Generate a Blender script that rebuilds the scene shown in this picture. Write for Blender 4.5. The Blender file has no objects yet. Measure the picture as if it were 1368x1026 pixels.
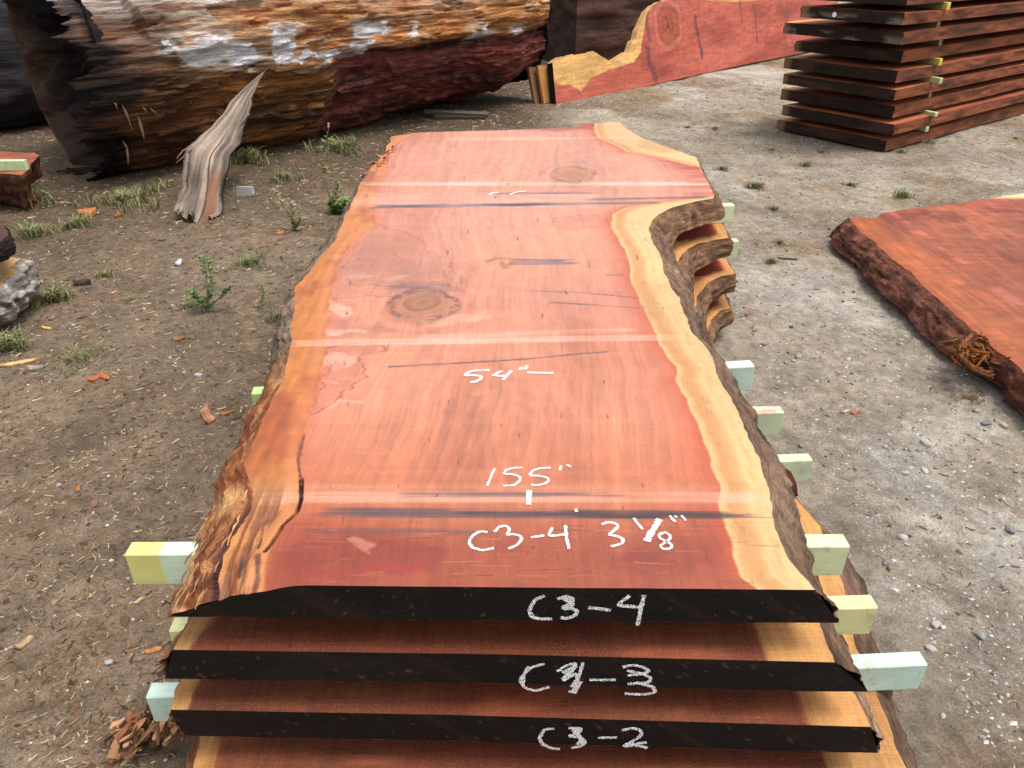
import bpy, math
import numpy as np
from mathutils import Vector

rng = np.random.RandomState(11)
sc = bpy.context.scene
COL = bpy.data.collections.new("sawmill_yard"); sc.collection.children.link(COL)

# ------------------------------------------------------------------ camera geometry (survey of the photograph)
F, CX, CY = 1000.0, 684.0, 513.0
TH = math.radians(30.5); HC = 1.76
c_, s_ = math.cos(TH), math.sin(TH)
def gp(u, v, z=0.0):
    """ground survey: point of the horizontal plane z seen at (u,v)"""
    t = (v-CY)/F; y = HC-z
    d = y*(c_-t*s_)/(s_+t*c_); zc = d*c_+y*s_
    return np.array([(u-CX)/F*zc, d, z])
def ray(u, v):
    a = (u-CX)/F; b = -(v-CY)/F
    return np.array([a, c_+b*s_, -s_+b*c_])
def pp(u, v, p0, n):
    """point of the plane (p0,n) seen at (u,v)"""
    r = ray(u, v); o = np.array([0, 0, HC]); n = np.array(n, float)
    k = np.dot(np.array(p0)-o, n)/np.dot(r, n)
    return o+r*k

def lin(c):
    c = np.asarray(c, float)/255.0
    return np.where(c <= .04045, c/12.92, ((c+.055)/1.055)**2.4)

# ------------------------------------------------------------------ noise
def _h(i, j, k, seed):
    n = (i.astype(np.int64)*374761393 + j.astype(np.int64)*668265263 + k.astype(np.int64)*2147483647 + seed*1274126177) & 0xffffffff
    n = ((n ^ (n >> 13))*1274126177) & 0xffffffff
    n = n ^ (n >> 16)
    return (n & 0xffffff)/float(0xffffff)
def vn(x, y, z=0.0, seed=0):
    x, y, z = np.broadcast_arrays(np.asarray(x, float), np.asarray(y, float), np.asarray(z, float))
    i, j, k = np.floor(x), np.floor(y), np.floor(z)
    fx, fy, fz = x-i, y-j, z-k
    fx = fx*fx*(3-2*fx); fy = fy*fy*(3-2*fy); fz = fz*fz*(3-2*fz)
    i = i.astype(np.int64); j = j.astype(np.int64); k = k.astype(np.int64)
    r = 0
    for a in (0, 1):
        for b in (0, 1):
            for d in (0, 1):
                w = (fx if a else 1-fx)*(fy if b else 1-fy)*(fz if d else 1-fz)
                r = r+w*_h(i+a, j+b, k+d, seed)
    return r*2-1
def fbm(x, y, z=0.0, o=4, seed=0):
    r = 0; a = .5; f = 1
    for q in range(o):
        r = r+a*vn(x*f, y*f, np.asarray(z)*f, seed+q*17); a *= .5; f *= 2.03
    return r
def ridge(x, y, z=0.0, o=4, seed=0):
    r = 0; a = .5; f = 1
    for q in range(o):
        r = r+a*(1-2*np.abs(vn(x*f, y*f, np.asarray(z)*f, seed+q*17))); a *= .5; f *= 2.1
    return r
def ss(a, b, x):
    t = np.clip((x-a)/(b-a), 0, 1); return t*t*(3-2*t)
def mix(A, B, t):
    t = np.asarray(t)[..., None]; return A*(1-t)+np.asarray(B, float)*t
def pdist(X, Y, poly):
    """distance to polyline and parameter along it"""
    poly = np.asarray(poly, float)[:, :2]; best = np.full(X.shape, 1e9); par = np.zeros(X.shape); n = len(poly)-1
    for i in range(n):
        a, b = poly[i], poly[i+1]; d = b-a; L = max(np.dot(d, d), 1e-12)
        t = np.clip(((X-a[0])*d[0]+(Y-a[1])*d[1])/L, 0, 1)
        q = np.hypot(X-a[0]-t*d[0], Y-a[1]-t*d[1])
        m = q < best; best = np.where(m, q, best); par = np.where(m, (i+t)/n, par)
    return best, par
def inpoly(X, Y, poly):
    poly = np.asarray(poly, float)[:, :2]; r = np.zeros(X.shape, bool); n = len(poly); j = n-1
    for i in range(n):
        xi, yi = poly[i]; xj, yj = poly[j]
        if yi != yj:
            r ^= ((yi > Y) != (yj > Y)) & (X < (xj-xi)*(Y-yi)/(yj-yi)+xi)
        j = i
    return r

# ------------------------------------------------------------------ mesh helpers
def link(o, parent=None):
    COL.objects.link(o)
    if parent is not None:
        o.parent = parent
    return o
def tag(o, label=None, cat=None, group=None, kind=None):
    if label: o['label'] = label
    if cat: o['category'] = cat
    if group: o['group'] = group
    if kind: o['kind'] = kind
    return o
def empty(name, loc, label, cat, group=None):
    o = bpy.data.objects.new(name, None); o.location = Vector([float(q) for q in loc]); o.empty_display_size = .1
    COL.objects.link(o); return tag(o, label, cat, group)
def mesh(name, V, faces, mat, parent=None, col=None, smooth=True, extra=None, org=None, tc=None):
    """V world coordinates; org = where the object's origin goes (parent's location when parented)"""
    V = np.asarray(V, float).reshape(-1, 3)
    o0 = np.array(parent.location) if parent is not None else (np.array(org, float) if org is not None else np.zeros(3))
    if parent is not None and parent.parent is not None: o0 = o0+np.array(parent.parent.location)
    me = bpy.data.meshes.new(name)
    fa = np.asarray(faces) if isinstance(faces, np.ndarray) or len(set(len(f) for f in faces)) == 1 else np.zeros(1)
    me.vertices.add(len(V)); me.vertices.foreach_set('co', (V-o0).astype(np.float32).ravel())
    if fa.ndim == 2:
        k = fa.shape[1]; nf = len(fa)
        me.loops.add(nf*k); me.polygons.add(nf)
        me.loops.foreach_set('vertex_index', fa.astype(np.int32).ravel())
        me.polygons.foreach_set('loop_start', (np.arange(nf)*k).astype(np.int32))
        me.polygons.foreach_set('loop_total', np.full(nf, k, np.int32))
    else:
        tot = np.array([len(f) for f in faces]); me.loops.add(int(tot.sum())); me.polygons.add(len(faces))
        me.loops.foreach_set('vertex_index', np.concatenate([np.asarray(f) for f in faces]).astype(np.int32))
        me.polygons.foreach_set('loop_start', (np.cumsum(tot)-tot).astype(np.int32))
        me.polygons.foreach_set('loop_total', tot.astype(np.int32))
    me.update(calc_edges=True); me.validate()
    me.polygons.foreach_set('use_smooth', np.full(len(me.polygons), smooth))
    if col is not None:
        a = me.color_attributes.new('Col', 'FLOAT_COLOR', 'POINT')
        c4 = np.ones((len(V), 4), np.float32); c4[:, :3] = np.clip(np.asarray(col).reshape(-1, 3), 0, 1)
        a.data.foreach_set('color', c4.ravel())
    if extra is not None:
        for k, arr in extra.items():
            a = me.attributes.new(k, 'FLOAT', 'POINT'); a.data.foreach_set('value', np.asarray(arr, np.float32).ravel())
    if tc is not None:
        a = me.attributes.new('TC', 'FLOAT_VECTOR', 'POINT'); q = np.zeros((len(V), 3), np.float32); tcx = np.broadcast_arrays(*tc)
        for i, t_ in enumerate(tcx): q[:, i] = np.asarray(t_).ravel()
        a.data.foreach_set('vector', q.ravel())
    if mat: me.materials.append(mat)
    o = bpy.data.objects.new(name, me)
    if parent is None and org is not None: o.location = Vector([float(q) for q in org])
    return link(o, parent)
def gfaces(n, m, closed=False, flip=False):
    i, j = np.meshgrid(np.arange(n-1), np.arange(m if closed else m-1), indexing='ij')
    j2 = (j+1) % m
    f = np.stack([i*m+j, i*m+j2, (i+1)*m+j2, (i+1)*m+j], -1).reshape(-1, 4)
    return f[:, ::-1] if flip else f
class MB:
    def __init__(s): s.V = []; s.Fc = []; s.C = []; s.n = 0
    def add(s, V, F_, col=(128, 128, 128)):
        V = np.asarray(V, float).reshape(-1, 3); s.V.append(V)
        for f in F_: s.Fc.append([int(q)+s.n for q in f])
        cc = np.asarray(col, float)
        s.C.append(np.tile(lin(cc), (len(V), 1)) if cc.ndim == 1 else lin(cc)); s.n += len(V)
    def tube(s, pts, rad, k=6, col=(128, 128, 128), flat=1.0):
        pts = np.asarray(pts, float); rad = np.broadcast_to(rad, (len(pts),)); R = []
        up = np.array([.13, .21, .97])
        for i, p in enumerate(pts):
            d = pts[min(i+1, len(pts)-1)]-pts[max(i-1, 0)]; d = d/(np.linalg.norm(d)+1e-9)
            a = np.cross(d, up); a /= np.linalg.norm(a)+1e-9; b = np.cross(d, a)
            for q in range(k):
                w = 2*math.pi*q/k; R.append(p+rad[i]*(math.cos(w)*a+flat*math.sin(w)*b))
        n = len(pts); Fc = [list(f) for f in gfaces(n, k, True)]
        Fc.append(list(range(k))[::-1]); Fc.append([(n-1)*k+q for q in range(k)])
        s.add(R, Fc, col)
    def box(s, p, dims, rz=0, tilt=0, roll=0, jit=0, col=(128, 128, 128)):
        from mathutils import Euler
        M = np.array(Euler((tilt, roll, rz)).to_matrix())
        q = np.array([[x, y, z] for x in (-.5, .5) for y in (-.5, .5) for z in (-.5, .5)])*np.array(dims)
        q = q+rng.uniform(-jit, jit, q.shape)
        s.add(q@M.T+np.array(p), [[0, 1, 3, 2], [4, 6, 7, 5], [0, 4, 5, 1], [2, 3, 7, 6], [0, 2, 6, 4], [1, 5, 7, 3]], col)
    def build(s, name, mat, parent=None, org=None, smooth=False):
        return mesh(name, np.concatenate(s.V), s.Fc, mat, parent, np.concatenate(s.C), smooth, org=org)

# ------------------------------------------------------------------ materials
def nt(name):
    m = bpy.data.materials.new(name); m.use_nodes = True; t = m.node_tree; N = t.nodes; L = t.links
    return m, N, L, N['Principled BSDF']
def node(N, typ, **kw):
    n = N.new(typ)
    for k, v in kw.items():
        if k.startswith('i_'): n.inputs[k[2:].replace('_', ' ')].default_value = v
        else: setattr(n, k, v)
    return n
TCMODE = False
def mapped(N, L, scale, src='Object', dist=None):
    if TCMODE:
        tc = node(N, 'ShaderNodeAttribute', attribute_name='TC'); src = 'Vector'
    else: tc = node(N, 'ShaderNodeTexCoord')
    mp = node(N, 'ShaderNodeMapping'); mp.inputs['Scale'].default_value = scale
    if dist:
        nz = node(N, 'ShaderNodeTexNoise'); nz.inputs['Scale'].default_value = dist[0]; nz.inputs['Detail'].default_value = 2
        L.new(tc.outputs[src], nz.inputs['Vector'])
        sb = node(N, 'ShaderNodeVectorMath', operation='SUBTRACT'); sb.inputs[1].default_value = (.5, .5, .5)
        L.new(nz.outputs['Color'], sb.inputs[0])
        ml = node(N, 'ShaderNodeVectorMath', operation='MULTIPLY'); ml.inputs[1].default_value = (dist[1],)*3
        L.new(sb.outputs[0], ml.inputs[0])
        ad = node(N, 'ShaderNodeVectorMath', operation='ADD'); L.new(tc.outputs[src], ad.inputs[0]); L.new(ml.outputs[0], ad.inputs[1])
        L.new(ad.outputs[0], mp.inputs['Vector'])
    else:
        L.new(tc.outputs[src], mp.inputs['Vector'])
    return mp
def grainmat(name, layers, rough=(.5, .7), bump=.3, bdist=.002, base=None, spec=.5, glossattr=False, speck=None, rot=None, coat=0):
    """layers: (mapping scale, noise scale, detail, strength, distortion) each multiplies the base colour (attribute Col) and adds to the bump"""
    m, N, L, B = nt(name)
    if base is None:
        at = node(N, 'ShaderNodeAttribute', attribute_name='Col'); cur = at.outputs['Color']
    else:
        rg = node(N, 'ShaderNodeRGB'); rg.outputs[0].default_value = (*lin(base), 1); cur = rg.outputs[0]
    hsum = None
    for (ms, nsc, det, st, dist) in layers:
        mp = mapped(N, L, ms, dist=dist)
        if rot: mp.inputs['Rotation'].default_value = rot
        nz = node(N, 'ShaderNodeTexNoise'); nz.inputs['Scale'].default_value = nsc; nz.inputs['Detail'].default_value = det; nz.inputs['Roughness'].default_value = .6
        L.new(mp.outputs[0], nz.inputs['Vector'])
        mr = node(N, 'ShaderNodeMapRange'); mr.inputs['From Min'].default_value = .25; mr.inputs['From Max'].default_value = .75
        mr.inputs['To Min'].default_value = 1-st; mr.inputs['To Max'].default_value = 1+st*.8
        L.new(nz.outputs['Fac'], mr.inputs['Value'])
        mx = node(N, 'ShaderNodeVectorMath', operation='SCALE'); L.new(cur, mx.inputs[0]); L.new(mr.outputs[0], mx.inputs['Scale']); cur = mx.outputs[0]
        if hsum is None: hsum = nz.outputs['Fac']
        else:
            a = node(N, 'ShaderNodeMath', operation='ADD'); L.new(hsum, a.inputs[0]); L.new(nz.outputs['Fac'], a.inputs[1]); hsum = a.outputs[0]
    if speck:
        sc_, thr, colr, amt = speck
        mp = mapped(N, L, (1, 1, 1)); nz = node(N, 'ShaderNodeTexNoise'); nz.inputs['Scale'].default_value = sc_; nz.inputs['Detail'].default_value = 3
        L.new(mp.outputs[0], nz.inputs['Vector'])
        mr = node(N, 'ShaderNodeMapRange'); mr.inputs['From Min'].default_value = thr; mr.inputs['From Max'].default_value = thr+.06; mr.inputs['To Max'].default_value = amt
        L.new(nz.outputs['Fac'], mr.inputs['Value'])
        mm = node(N, 'ShaderNodeMix', data_type='RGBA'); mm.inputs['B'].default_value = (*lin(colr), 1)
        L.new(mr.outputs[0], mm.inputs['Factor']); L.new(cur, mm.inputs['A']); cur = mm.outputs['Result']
    L.new(cur, B.inputs['Base Color'])
    mp = mapped(N, L, (1, 1, 1)); nz = node(N, 'ShaderNodeTexNoise'); nz.inputs['Scale'].default_value = 9; nz.inputs['Detail'].default_value = 5
    L.new(mp.outputs[0], nz.inputs['Vector'])
    mr = node(N, 'ShaderNodeMapRange'); mr.inputs['From Min'].default_value = .3; mr.inputs['From Max'].default_value = .7
    mr.inputs['To Min'].default_value = rough[0]; mr.inputs['To Max'].default_value = rough[1]; L.new(nz.outputs['Fac'], mr.inputs['Value'])
    if glossattr:
        at2 = node(N, 'ShaderNodeAttribute', attribute_name='Rgh'); a = node(N, 'ShaderNodeMath', operation='ADD')
        L.new(mr.outputs[0], a.inputs[0]); L.new(at2.outputs['Fac'], a.inputs[1]); L.new(a.outputs[0], B.inputs['Roughness'])
    else: L.new(mr.outputs[0], B.inputs['Roughness'])
    B.inputs['Specular IOR Level'].default_value = spec
    if hsum is not None:
        bp = node(N, 'ShaderNodeBump'); bp.inputs['Strength'].default_value = bump; bp.inputs['Distance'].default_value = bdist
        L.new(hsum, bp.inputs['Height']); L.new(bp.outputs[0], B.inputs['Normal'])
    return m
M = {}
M['planed'] = grainmat('planed_wood', [((26, 2.2, 5), 6, 5, .10, (1.6, .10)), ((1.0, 60, 4), 5, 4, .10, None), ((60, 9, 20), 12, 4, .10, (4, .02)), ((1, 1, 1), 260, 3, .10, None), ((1, 1, 1), 22, 5, .07, None)],
                       rough=(.28, .46), bump=.35, bdist=.0014, glossattr=True, spec=.6)
M['resawn'] = grainmat('resawn_wood', [((26, 2.2, 5), 5, 5, .14, (1.6, .10)), ((1.0, 60, 4), 5, 4, .10, None), ((1, 1, 1), 120, 4, .10, None)],
                       rough=(.55, .75), bump=.4, bdist=.002, spec=.35)
M['sawn'] = grainmat('rough_sawn_wood', [((18, 1.6, 5), 6, 5, .22, (2, .08)), ((2, 70, 4), 5, 4, .22, None), ((1, 1, 1), 240, 3, .2, None)], rough=(.55, .8), bump=.6, bdist=.0025,
                     speck=(330, .60, (170, 124, 100), .45), spec=.22)
TCMODE = True
M['bark'] = grainmat('bark', [((9, 60, 1), 2, 8, .55, (5, .04)), ((30, 160, 1), 1.5, 6, .45, (9, .02)), ((6, 14, 1), 2, 5, .3, None)], rough=(.8, .95), bump=1, bdist=.012, spec=.2)
M['log'] = grainmat('log_fibre', [((1.6, 16, 1), 2.0, 9, .50, (2, .12)), ((5, 60, 1), 1.6, 7, .45, (4, .05)), ((22, 130, 1), 1.2, 5, .25, None)], rough=(.75, .95), bump=1, bdist=.035, spec=.2)
TCMODE = False
M['torn'] = grainmat('torn_wood', [((30, 5, 30), 5, 6, .5, (3, .08)), ((80, 30, 80), 3, 4, .25, None)], rough=(.8, .95), bump=.9, bdist=.006, spec=.2)
M['sealed'] = grainmat('end_sealer', [((8, 8, 30), 4, 5, .5, None), ((4, 4, 60), 6, 4, .3, None)], rough=(.5, .75), bump=.6, bdist=.003, spec=.2, speck=(130, .69, (110, 84, 70), .6))
M['paint'] = grainmat('painted_lumber', [((3, 30, 30), 5, 5, .07, None), ((3, 3, 3), 3, 6, .10, None)], rough=(.45, .65), bump=.3, bdist=.0015, speck=(30, .60, (156, 134, 108), .35))
M['dark'] = grainmat('dark_wood', [((3, 3, 22), 3, 6, .45, (2, .1))], rough=(.8, .95), bump=.8, bdist=.01, spec=.15)
M['stackside'] = grainmat('sawn_side', [((2, 2, 30), 4, 5, .28, None), ((9, 9, 3), 5, 4, .30, None)], rough=(.7, .9), bump=.5, bdist=.003, spec=.2)
M['stone'] = grainmat('stone', [((1, 1, 1), 60, 5, .3, None)], rough=(.75, .95), bump=.4, bdist=.002, spec=.3)
M['plant'] = grainmat('leaf', [((1, 1, 1), 40, 3, .25, None)], rough=(.5, .7), bump=.1, spec=.3)
M['litter'] = grainmat('dry_litter', [((1, 1, 1), 50, 3, .25, None)], rough=(.8, .95), bump=.2, spec=.2)
M['plank'] = grainmat('weathered_fibre', [((46, 46, 5), 2.5, 6, .35, (3, .05)), ((160, 160, 22), 1.5, 4, .2, None)], rough=(.8, .95), bump=.9, bdist=.006, spec=.2)
M['standing'] = grainmat('standing_slab_wood', [((2, 2, 16), 3, 5, .14, (1, .15)), ((14, 14, 1.6), 3, 4, .10, None)], rough=(.6, .8), bump=.25, bdist=.002, spec=.3)
def chalkmat():
    m, N, L, B = nt('chalk'); B.inputs['Base Color'].default_value = (*lin((248, 248, 250)), 1); B.inputs['Roughness'].default_value = .95
    mp = mapped(N, L, (1, 1, 1)); nz = node(N, 'ShaderNodeTexNoise'); nz.inputs['Scale'].default_value = 420; nz.inputs['Detail'].default_value = 3
    L.new(mp.outputs[0], nz.inputs['Vector'])
    mr = node(N, 'ShaderNodeMapRange'); mr.inputs['From Min'].default_value = .46; mr.inputs['From Max'].default_value = .53; mr.inputs['To Min'].default_value = .22
    L.new(nz.outputs['Fac'], mr.inputs['Value']); L.new(mr.outputs[0], B.inputs['Alpha']); return m
M['chalk'] = chalkmat()

# ------------------------------------------------------------------ slab builder
def xs(listXY, t):
    a = np.array(sorted([(p[1], p[0]) for p in listXY])); return np.interp(t, a[:, 0], a[:, 1])
def px_edge(pts, z): return [tuple(gp(u, v, z)[:2]) for u, v in pts]
def make_slab(name, label, ztop, T, LT, RT, LB, RB, front, back, rows, ncol, painter, matTop, base, group, seed=0,
              bark_l=(126, 84, 58), bark_r=(120, 92, 74), sculpt=None, endfront_extra=0, cat='wood slab', barkpaint=None):
    front = np.array(sorted(front)); back = np.array(sorted(back))
    Y0 = front[:, 1].mean(); Y1 = back[:, 1].mean(); t = rows
    jt = lambda s, amp, f: amp*fbm(t*f, 0*t+s, o=5, seed=seed+s)
    xl = xs(LT, t)+jt(1, .012, 9)+jt(11, .005, 40); xr = xs(RT, t)+jt(2, .010, 9)+jt(12, .004, 40)
    bl = xs(LB, t)+jt(3, .013, 9)+jt(13, .008, 45); br = xs(RB, t)+jt(4, .018, 9)+jt(14, .010, 45)
    def yfix(X, tt):
        f = np.interp(X, front[:, 0], front[:, 1])-Y0; b = np.interp(X, back[:, 0], back[:, 1])-Y1
        return tt+f*np.clip(1-(tt-t[0])/.3, 0, 1)+b*np.clip(1-(t[-1]-tt)/.35, 0, 1)
    a = np.linspace(0, 1, ncol); a = a+.0*a
    X = xl[:, None]+(xr-xl)[:, None]*a[None, :]; TT = np.repeat(t[:, None], ncol, 1); Yv = yfix(X, TT)
    Z = np.full(X.shape, ztop)
    if sculpt is not None: Z = Z+sculpt(X, Yv)
    P = np.stack([X, Yv, Z], -1)
    colr, rgh = painter(X, Yv, xl[:, None], xr[:, None])
    root = empty(name, base, label, cat, group)
    mesh('slab_top', P, gfaces(len(t), ncol), matTop, root, lin(colr), True, {'Rgh': rgh})
    # bark edges: rows down the side
    K = 17; w = np.linspace(0, 1, K)
    for side, xt, xb, zt, cb in ((-1, xl, bl, P[:, 0, 2], bark_l), (1, xr, br, P[:, -1, 2], bark_r)):
        bx = xt[:, None]+(xb-xt)[:, None]*w[None, :]
        bz = zt[:, None]+((ztop-T)-zt)[:, None]*w[None, :]
        by = yfix(bx, np.repeat(t[:, None], K, 1))
        env = np.sin(np.pi*np.clip(w, 0, 1))[None, :]
        cs = np.cumsum(np.r_[0, np.hypot(np.diff(t), np.diff(xt))])[:, None]
        r = ridge(cs*5+0*bx, bz*45+fbm(cs*2, bz*2, seed=5), o=4, seed=seed+5)*.018+fbm(cs*16+0*bx, bz*70, o=4, seed=seed+6)*.014
        bx2 = bx+side*(env*(r+.010)); bz2 = bz+env*fbm(cs*10+0*bx, bz*20, o=3, seed=seed+8)*.006
        n1 = ridge(cs*5+0*bx, bz*55+.3*fbm(cs*3+0*bx, bz*3), o=4, seed=seed+9)
        n2 = fbm(cs*3+0*bx, bz*9, o=4, seed=seed+10)
        C = np.broadcast_to(np.array(cb, float), bx.shape+(3,)).copy()
        C = C*(0.80+.42*n1+.30*n2)[..., None]
        C = mix(C, (176, 150, 122), ss(.15, .5, n2)*.5)
        if barkpaint is not None: C = barkpaint(side, bx, by, w[None, :]+0*bx, C)
        PP = np.stack([bx2, by, bz2], -1)
        mesh('bark_edge', PP, gfaces(len(t), K, flip=(side < 0) is False), M['bark'], root, lin(np.clip(C, 8, 255)), tc=(cs+0*bx, (ztop-bz)+.9*abs(side-1)+side*.3*np.abs(bx-xt[:, None]), 0*bx+seed))
    # sealed end (front) and back end
    for nm, ri, flip in (('sealed_end', 0, False), ('sealed_end', -1, True)):
        KZ = 14; aa = np.linspace(0, 1, ncol)
        top = P[ri]; bot = np.stack([bl[ri]+(br[ri]-bl[ri])*aa, yfix(bl[ri]+(br[ri]-bl[ri])*aa, np.full(ncol, t[ri])), np.full(ncol, ztop-T)], -1)
        ww = np.linspace(0, 1, KZ)[:, None, None]
        E_ = top[None]*(1-ww)+bot[None]*ww
        E_ = E_.copy(); E_[..., 2] += ww[..., 0]*0.0015*fbm(E_[..., 0]*30, 0*E_[..., 0], o=3, seed=seed)
        ce = np.broadcast_to(np.array((13, 10, 10.)), E_.shape).copy()*(1+.6*fbm(E_[..., 0]*5, E_[..., 2]*20, o=4, seed=seed+3))[..., None]
        ce = mix(ce, (70, 34, 22), ss(.22, .5, fbm((E_[..., 0]+E_[..., 2]*1.2)*16, E_[..., 2]*3, o=4, seed=seed+13))*.35); ce = mix(ce, (32, 24, 23), ss(.0, .4, fbm(E_[..., 0]*2.5, E_[..., 2]*9, o=5, seed=seed+23))*.6); ce = mix(ce, (120, 76, 50), ss(.46, .54, fbm(E_[..., 0]*90, E_[..., 2]*90, o=2, seed=seed+14))*.6)
        mesh(nm, E_, gfaces(KZ, ncol, flip=flip), M['sealed'], root, lin(np.clip(ce, 3, 255)))
    # underside
    sel = np.arange(0, len(t), 3)
    if sel[-1] != len(t)-1: sel = np.r_[sel, len(t)-1]
    ub = np.linspace(0, 1, 12)
    UX = bl[sel][:, None]+(br-bl)[sel][:, None]*ub; UY = yfix(UX, np.repeat(t[sel][:, None], 12, 1))
    mesh('slab_underside', np.stack([UX, UY, np.full(UX.shape, ztop-T)], -1), gfaces(len(sel), 12, flip=True), M['sawn'], root,
         np.broadcast_to(lin((120, 66, 46)), UX.shape+(3,)))
    return root

# ------------------------------------------------------------------ the measured top slab
Z1, TK, ST = .72, .088, .178
RT1 = px_edge([(824,163),(837,175),(857,185),(893,197),(929,210),(955,262),(954,265),(934,268),(898,277),(880,286),(870,294),(867,301),(868,310),(875,326),(883,345),(887,364),(895,383),(908,399),(915,422),(926,446),(950,477),(959,505),(981,538),(997,578),(1008,604),(1021,634),(1029,655),(1030,676),(1035,700),(1045,730),(1058,753),(1088,787)], Z1)
RB1 = px_edge([(968,290),(964,294),(934,301),(910,312),(901,326),(900,343),(908,365),(922,394),(931,418),(941,435),(955,475),(970,496),(990,529),(1002,552),(1018,585),(1032,608),(1046,632),(1056,665),(1069,708),(1084,745),(1103,794),(1130,831)], Z1-TK)+[(1.02,3.53),(1.06,4.28),(.95,4.52),(.82,4.77),(.75,4.97),(.72,5.2)]
LT1 = px_edge([(524,181),(518,195),(491,232),(479,249),(467,276),(447,319),(427,344),(407,370),(395,384),(390,434),(388,468),(377,508),(356,549),(340,589),(326,620),(338,655),(330,680),(318,700),(300,735),(288,765),(283,780)], Z1)
LB1 = px_edge([(400,381),(373,434),(360,488),(353,522),(333,562),(316,602),(296,643),(268,712),(245,775),(228,828)], Z1-TK)+[(-.81,2.9),(-.78,3.3),(-.80,3.9),(-.79,4.5),(-.78,4.9)]
front1 = [tuple(gp(u, v, Z1)[:2]) for u, v in ((283,780),(500,783),(1088,788))]
back1 = [tuple(gp(u, v, Z1)[:2]) for u, v in ((524,182),(560,177),(660,174),(772,170),(775,165),(824,163))]
def P1(pts): return np.array([gp(u, v, Z1)[:2] for u, v in pts])

heartL = P1([(560,176),(530,190),(518,205),(515,230),(503,250),(500,290),(500,303),(481,313),(462,335),(452,352),(446,375),(440,400),(436,430),(434,468),(430,500),(420,535),(408,570),(402,600),(400,644),(402,666),(392,685),(376,704),(362,725),(356,750),(350,790)])
heartR = P1([(793,160),(795,175),(800,185),(824,195),(837,203),(860,207),(882,211),(927,222),(1000,226),(1000,258),(953,262),(860,273),(837,277),(818,286),(817,303),(834,333),(841,350),(844,377),(854,397),(875,448),(893,478),(906,490),(904,510),(923,545),(938,582),(949,619),(960,649),(963,679),(973,708),(977,745),(990,772),(1013,790)])
hLs = heartL[np.argsort(heartL[:, 1])]; hRs = heartR[np.argsort(heartR[:, 1])]

def stroke(C, X, Y, pts, w, colr, amt=1.0, seed=0, rag=.5, world=False):
    p = np.asarray(pts, float) if world else P1(pts)
    m = (X > p[:, 0].min()-3*w) & (X < p[:, 0].max()+3*w) & (Y > p[:, 1].min()-3*w) & (Y < p[:, 1].max()+3*w)
    if not m.any(): return C
    d, par = pdist(X[m], Y[m], p)
    d = d*(1+rag*fbm(X[m]*30, Y[m]*30, o=3, seed=seed))+w*.5*rag*fbm(X[m]*60, Y[m]*12, o=3, seed=seed+4)
    k = (1-ss(w*.4, w, d))*amt*np.clip(.75+.8*fbm(X[m]*9, Y[m]*60, o=3, seed=seed+9), 0, 1)
    C[m] = mix(C[m], colr, k); return C
def patch(C, X, Y, pts, colr, amt, soft=.02, seed=0, edge=None):
    p = P1(pts); w = soft*3
    m = (X > p[:, 0].min()-w) & (X < p[:, 0].max()+w) & (Y > p[:, 1].min()-w) & (Y < p[:, 1].max()+w)
    if not m.any(): return C
    xx = X[m]+.045*fbm(X[m]*9, Y[m]*24, o=5, seed=seed); yy = Y[m]+.045*fbm(X[m]*9, Y[m]*14, o=5, seed=seed+5)
    d, _ = pdist(xx, yy, np.vstack([p, p[:1]])); sgn = np.where(inpoly(xx, yy, p), -1, 1)*d
    k = (1-ss(-soft, soft*.2, sgn))*amt*np.clip(.75+.9*fbm(X[m]*9, Y[m]*30, o=4, seed=seed+7), 0, 1)
    cc = mix(C[m], colr, k)
    if edge is not None:
        cc = mix(cc, edge[0], (1-ss(.0, edge[1], np.abs(sgn)))*edge[2])
    C[m] = cc; return C
def band(C, X, Y, v0, v1, colr, amt, u0=None, u1=None, soft=.006, seed=0, slope=0, tex=0.0):
    xc = 0.0
    y1 = gp(CX, v0, Z1)[1]; y0 = gp(CX, v1, Z1)[1]
    yy = Y-slope*X
    k = ss(y0-soft, y0+soft, yy)*(1-ss(y1-soft, y1+soft, yy))
    if u0 is not None:
        ym = (v0+v1)/2; xa = gp(u0, ym, Z1)[0]; xb = gp(u1, ym, Z1)[0]; sx = .08
        jx = .06*fbm(X*3, Y*60, o=2, seed=seed)
        k = k*ss(xa-sx*.3, xa+sx*.3, X+jx)*(1-ss(xb-sx*.3, xb+sx*.3, X+jx))
    k = k*np.clip(.72+.7*fbm(X*4, Y*9, o=4, seed=seed+6)+.5*fbm(X*3, Y*150, o=2, seed=seed+8), 0, 1)
    if tex: k = k*np.clip(1-tex+tex*2.6*(.38+fbm(X*4, Y*130, o=4, seed=seed+3)+.7*fbm(X*3, Y*5, o=3, seed=seed+5)), 0, 1)
    return mix(C, colr, k*amt)
def wave_rgb(C, k): return C*k[..., None]

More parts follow.
